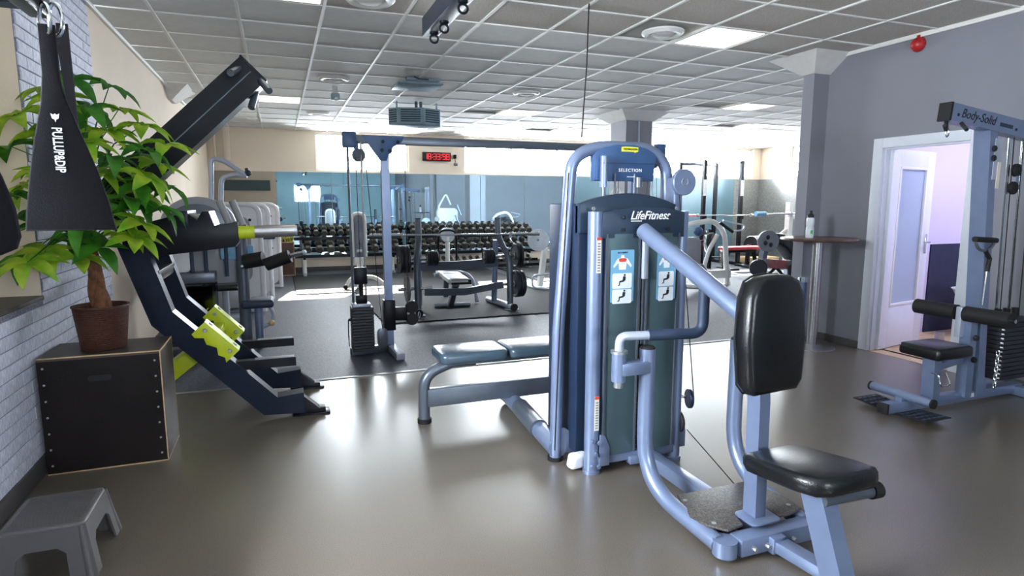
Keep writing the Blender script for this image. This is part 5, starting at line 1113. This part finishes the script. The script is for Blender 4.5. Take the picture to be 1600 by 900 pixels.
WB = thing('barbell', 'barbell with blue end clamp held by the white post stand', 'barbell', (10.6, 10.53, 1.22)); MB().cyl((9.72, 10.53, 1.22), (11.9, 10.53, 1.22), .02, n=12).build('shaft', 'chrome', WB); MB().cyl((9.66, 10.53, 1.22), (9.92, 10.53, 1.22), .055, n=12).build('end_clamp', 'label_blue', WB); MB().bx(10.62, 10.66, 10.49, 10.58, 1.15, 1.26, .004).build('clamp_ring', 'plate_disc', WB)
BN = thing('waste_bin', 'black bin with green sticker behind the blue column', 'bin', (5.32, 5.45, .004))
MB().bx(5.15, 5.50, 5.30, 5.62, .004, .36, .012).build('bin_body', 'black_rubber', BN); MB().bx(5.13, 5.52, 5.28, 5.64, .36, .39, .008).build('bin_lid', 'black_metal', BN)
sk = MB().bx(5.17, 5.33, 5.294, 5.299, .06, .24).build('sticker', 'print_black', BN); MB().prism([(-.08, -.07), (.08, -.07), (.08, .0), (.05, .01), (.03, .06), (.0, .05), (-.02, .02), (-.08, .02)], (5.25, 5.2935, .14), XA, ZA, -.002).build('sticker_print', 'green_print', sk)

# ------------------------------------------------------------------ ceiling fittings, clock, alarm
HT = thing('ceiling_heater', 'pale blue hanging warm air heater with louvred faces', 'heater', (1.98, 9.2, H - .004))
hz0, hz1 = 2.60, 2.835
MB().prism([(-.40, .05), (-.30, -.12), (.06, -.22), (.34, -.10), (.40, .10), (.30, .30), (-.30, .30)], (1.98, 9.2, hz0), XA, YA, hz1 - hz0, .01).build('body', 'heater_blue', HT)
def louvre(p, q, n):
    p, q = Vector((1.98 + p[0], 9.2 + p[1], 0)), Vector((1.98 + q[0], 9.2 + q[1], 0)); d = (q - p); nn = Vector((d.y, -d.x, 0)).normalized()
    for k in range(n): MB().bar(p + d * .12 + nn * .004 + ZA * (hz0 + .04 + k * .032), p + d * .88 + nn * .004 + ZA * (hz0 + .04 + k * .032), .02, .016, bev=0).build('louvre_shade', 'heater_dark', HT)  # dark bars painting the shade between the louvres
louvre((-.30, -.12), (.06, -.22), 6); louvre((.06, -.22), (.34, -.10), 6); louvre((-.40, .05), (-.30, -.12), 6)
for x in (-.28, .32): MB().bar((1.98 + x, 9.25, hz1 - .02), (1.98 + x, 9.25, H - .005), .05, .02).build('hanger', 'heater_blue', HT)
for x in (.0, .07): MB().cyl((1.98 + x, 9.2, hz1 - .01), (1.98 + x, 9.2, H - .005), .022, n=12).build('pipe', 'steel_dark', HT)
CPn = thing('ceiling_plate', 'pale blue hanging plate bracket on the ceiling above the heater', 'bracket', (1.68, 7.75, H - .004))
MB().bx(1.42, 1.97, 7.55, 8.10, H - .055, H - .035, .005).build('plate', 'heater_blue', CPn); MB().bx(1.5, 1.9, 7.45, 7.55, H - .035, H - .005, .004).build('mount', 'heater_blue', CPn); MB().tube([(1.58, 7.42, H - .006), (1.63, 7.4, H - .03), (1.75, 7.4, H - .03)], .008, 6).build('pipe', 'heater_dark', CPn)
SN = thing('ceiling_sensor', 'small grey sensor hanging below the ceiling at left', 'sensor', (.75, 8.35, H - .004))
MB().cyl((.75, 8.35, 2.84), (.75, 8.35, H - .005), .035, n=14).build('stem', 'plaster_white', SN); MB().box((.75, 8.35, 2.81), (.11, .10, .08), None, .015).build('body', 'heater_blue', SN); MB().ball((.76, 8.30, 2.775), .025).build('lens', 'grid_white', SN)
TB = thing('suspension_beam', 'dark blue steel beam with eye bolts hanging from the ceiling', 'beam', (.97, 3.4, H - .004))
MB().bx(.925, 1.025, 1.9, 4.07, 2.53, 2.645, .006).build('beam', 'black_blue', TB)
for y in (3.62, 2.4): MB().bx(.95, 1.0, y - .03, y + .03, 2.645, H - .005, .004).build('hanger', 'black_blue', TB)
for y in (3.95, 3.70, 3.3):
    e = MB().tube([(.975 + .026 * math.cos(a), y, 2.49 + .024 * math.sin(a)) for a in [2 * PI * k / 20 for k in range(20)]], .007, 8, closed=True).build('eye_ring', 'black_metal', TB)
    MB().lathe([(.028, 0), (.028, -.012), (.016, -.020), (0, -.020)], (.975, y, 2.53), n=16).build('eye_bolt', 'black_metal', TB)
tag(MB().tube([(2.255, 4.3, H - .005), (2.245, 4.3, 2.5), (2.21, 4.3, 1.96)], .005, 6).build('hanging_cord', 'black_cord', org=(2.255, 4.3, H - .005)), 'thin black cord hanging from the ceiling above the tower', 'cord')
CK = thing('digital_clock', 'red digital wall clock between the far windows', 'clock', (3.37, 13.63, 2.49))
MB().bx(3.05, 3.70, 13.60, 13.648, 2.39, 2.585, .008).build('case', 'clock_black', CK)
SEG = {'1': 'bc', '8': 'abcdefg', '3': 'abcdg', '7': 'abc', '9': 'abcdfg'}
def digit(ch, x, z, w, h):
    th = .010; m = MB()
    S_ = {'a': (x, x + w, z + h - th, z + h), 'g': (x, x + w, z + h / 2 - th / 2, z + h / 2 + th / 2), 'd': (x, x + w, z, z + th), 'b': (x + w - th, x + w, z + h / 2, z + h), 'c': (x + w - th, x + w, z, z + h / 2), 'f': (x, x + th, z + h / 2, z + h), 'e': (x, x + th, z, z + h / 2)}
    for c_ in SEG[ch]: m.bx(S_[c_][0], S_[c_][1], 13.595, 13.5995, S_[c_][2], S_[c_][3])
    m.build('digit', 'clock_led', CK, smooth=False)
xx = 3.085
for ch in '18:33:98':
    if ch == ':':
        for dz in (.06, .12): MB().bx(xx + .005, xx + .02, 13.595, 13.5995, 2.40 + dz, 2.415 + dz).build('colon_dot', 'clock_led', CK, smooth=False)
        xx += .038; continue
    digit(ch, xx, 2.425, .068, .125); xx += .086
SC_ = thing('wall_sensor', 'small black camera and socket on the wall right of the clock', 'camera', (3.80, 13.63, 2.40))
MB().bx(3.765, 3.825, 13.58, 13.648, 2.45, 2.54, .01).build('camera_body', 'black_metal', SC_); MB().bx(3.78, 3.86, 13.62, 13.648, 2.30, 2.36, .006).build('socket', 'plate_grey', SC_); MB().tube([(3.80, 13.64, 2.45), (3.82, 13.64, 2.36)], .006, 6).build('lead', 'black_cord', SC_)
AL = thing('fire_alarm', 'red round fire alarm bell high on the blue wall', 'alarm', (5.42, 4.02, 2.87))
MB().lathe([(0, .07), (.02, .068), (.05, .05), (.062, .025), (.065, .008), (.05, 0), (0, 0)], (5.428, 4.02, 2.862), -XA, 24).build('bell', 'red_plastic', AL); MB().bx(5.40, 5.428, 4.005, 4.035, 2.91, 2.918).build('bracket', 'red_plastic', AL); MB().bx(5.40, 5.428, 4.0, 4.03, 2.905, 2.94, .003).build('junction', 'red_plastic', AL)
WB2 = thing('wash_basin', 'white rounded basin in the room behind the door', 'basin', (6.95, 4.3, 0)); MB().lathe([(0, .36), (.12, .36), (.20, .42), (.24, .50), (.26, .52), (.22, .52), (.17, .44), (0, .40)], (7.15, 4.35, 0), n=28).build('bowl', 'white_paint', WB2); MB().lathe([(.13, 0), (.10, .05), (.09, .36), (0, .36), (0, 0)], (7.15, 4.35, 0), n=24).build('foot', 'white_paint', WB2)
DS = thing('door_stop', 'small silver tin standing at the open door edge', 'tin', (6.42, 4.30, .0)); MB().lathe([(0, 0), (.045, 0), (.045, .12), (0, .12)], (6.42, 4.25, .001), n=20).build('tin_body', 'brushed', DS); MB().lathe([(.0455, .03), (.047, .035), (.0455, .04)], (6.42, 4.25, .001), n=20).build('tin_band', 'print_black', DS)
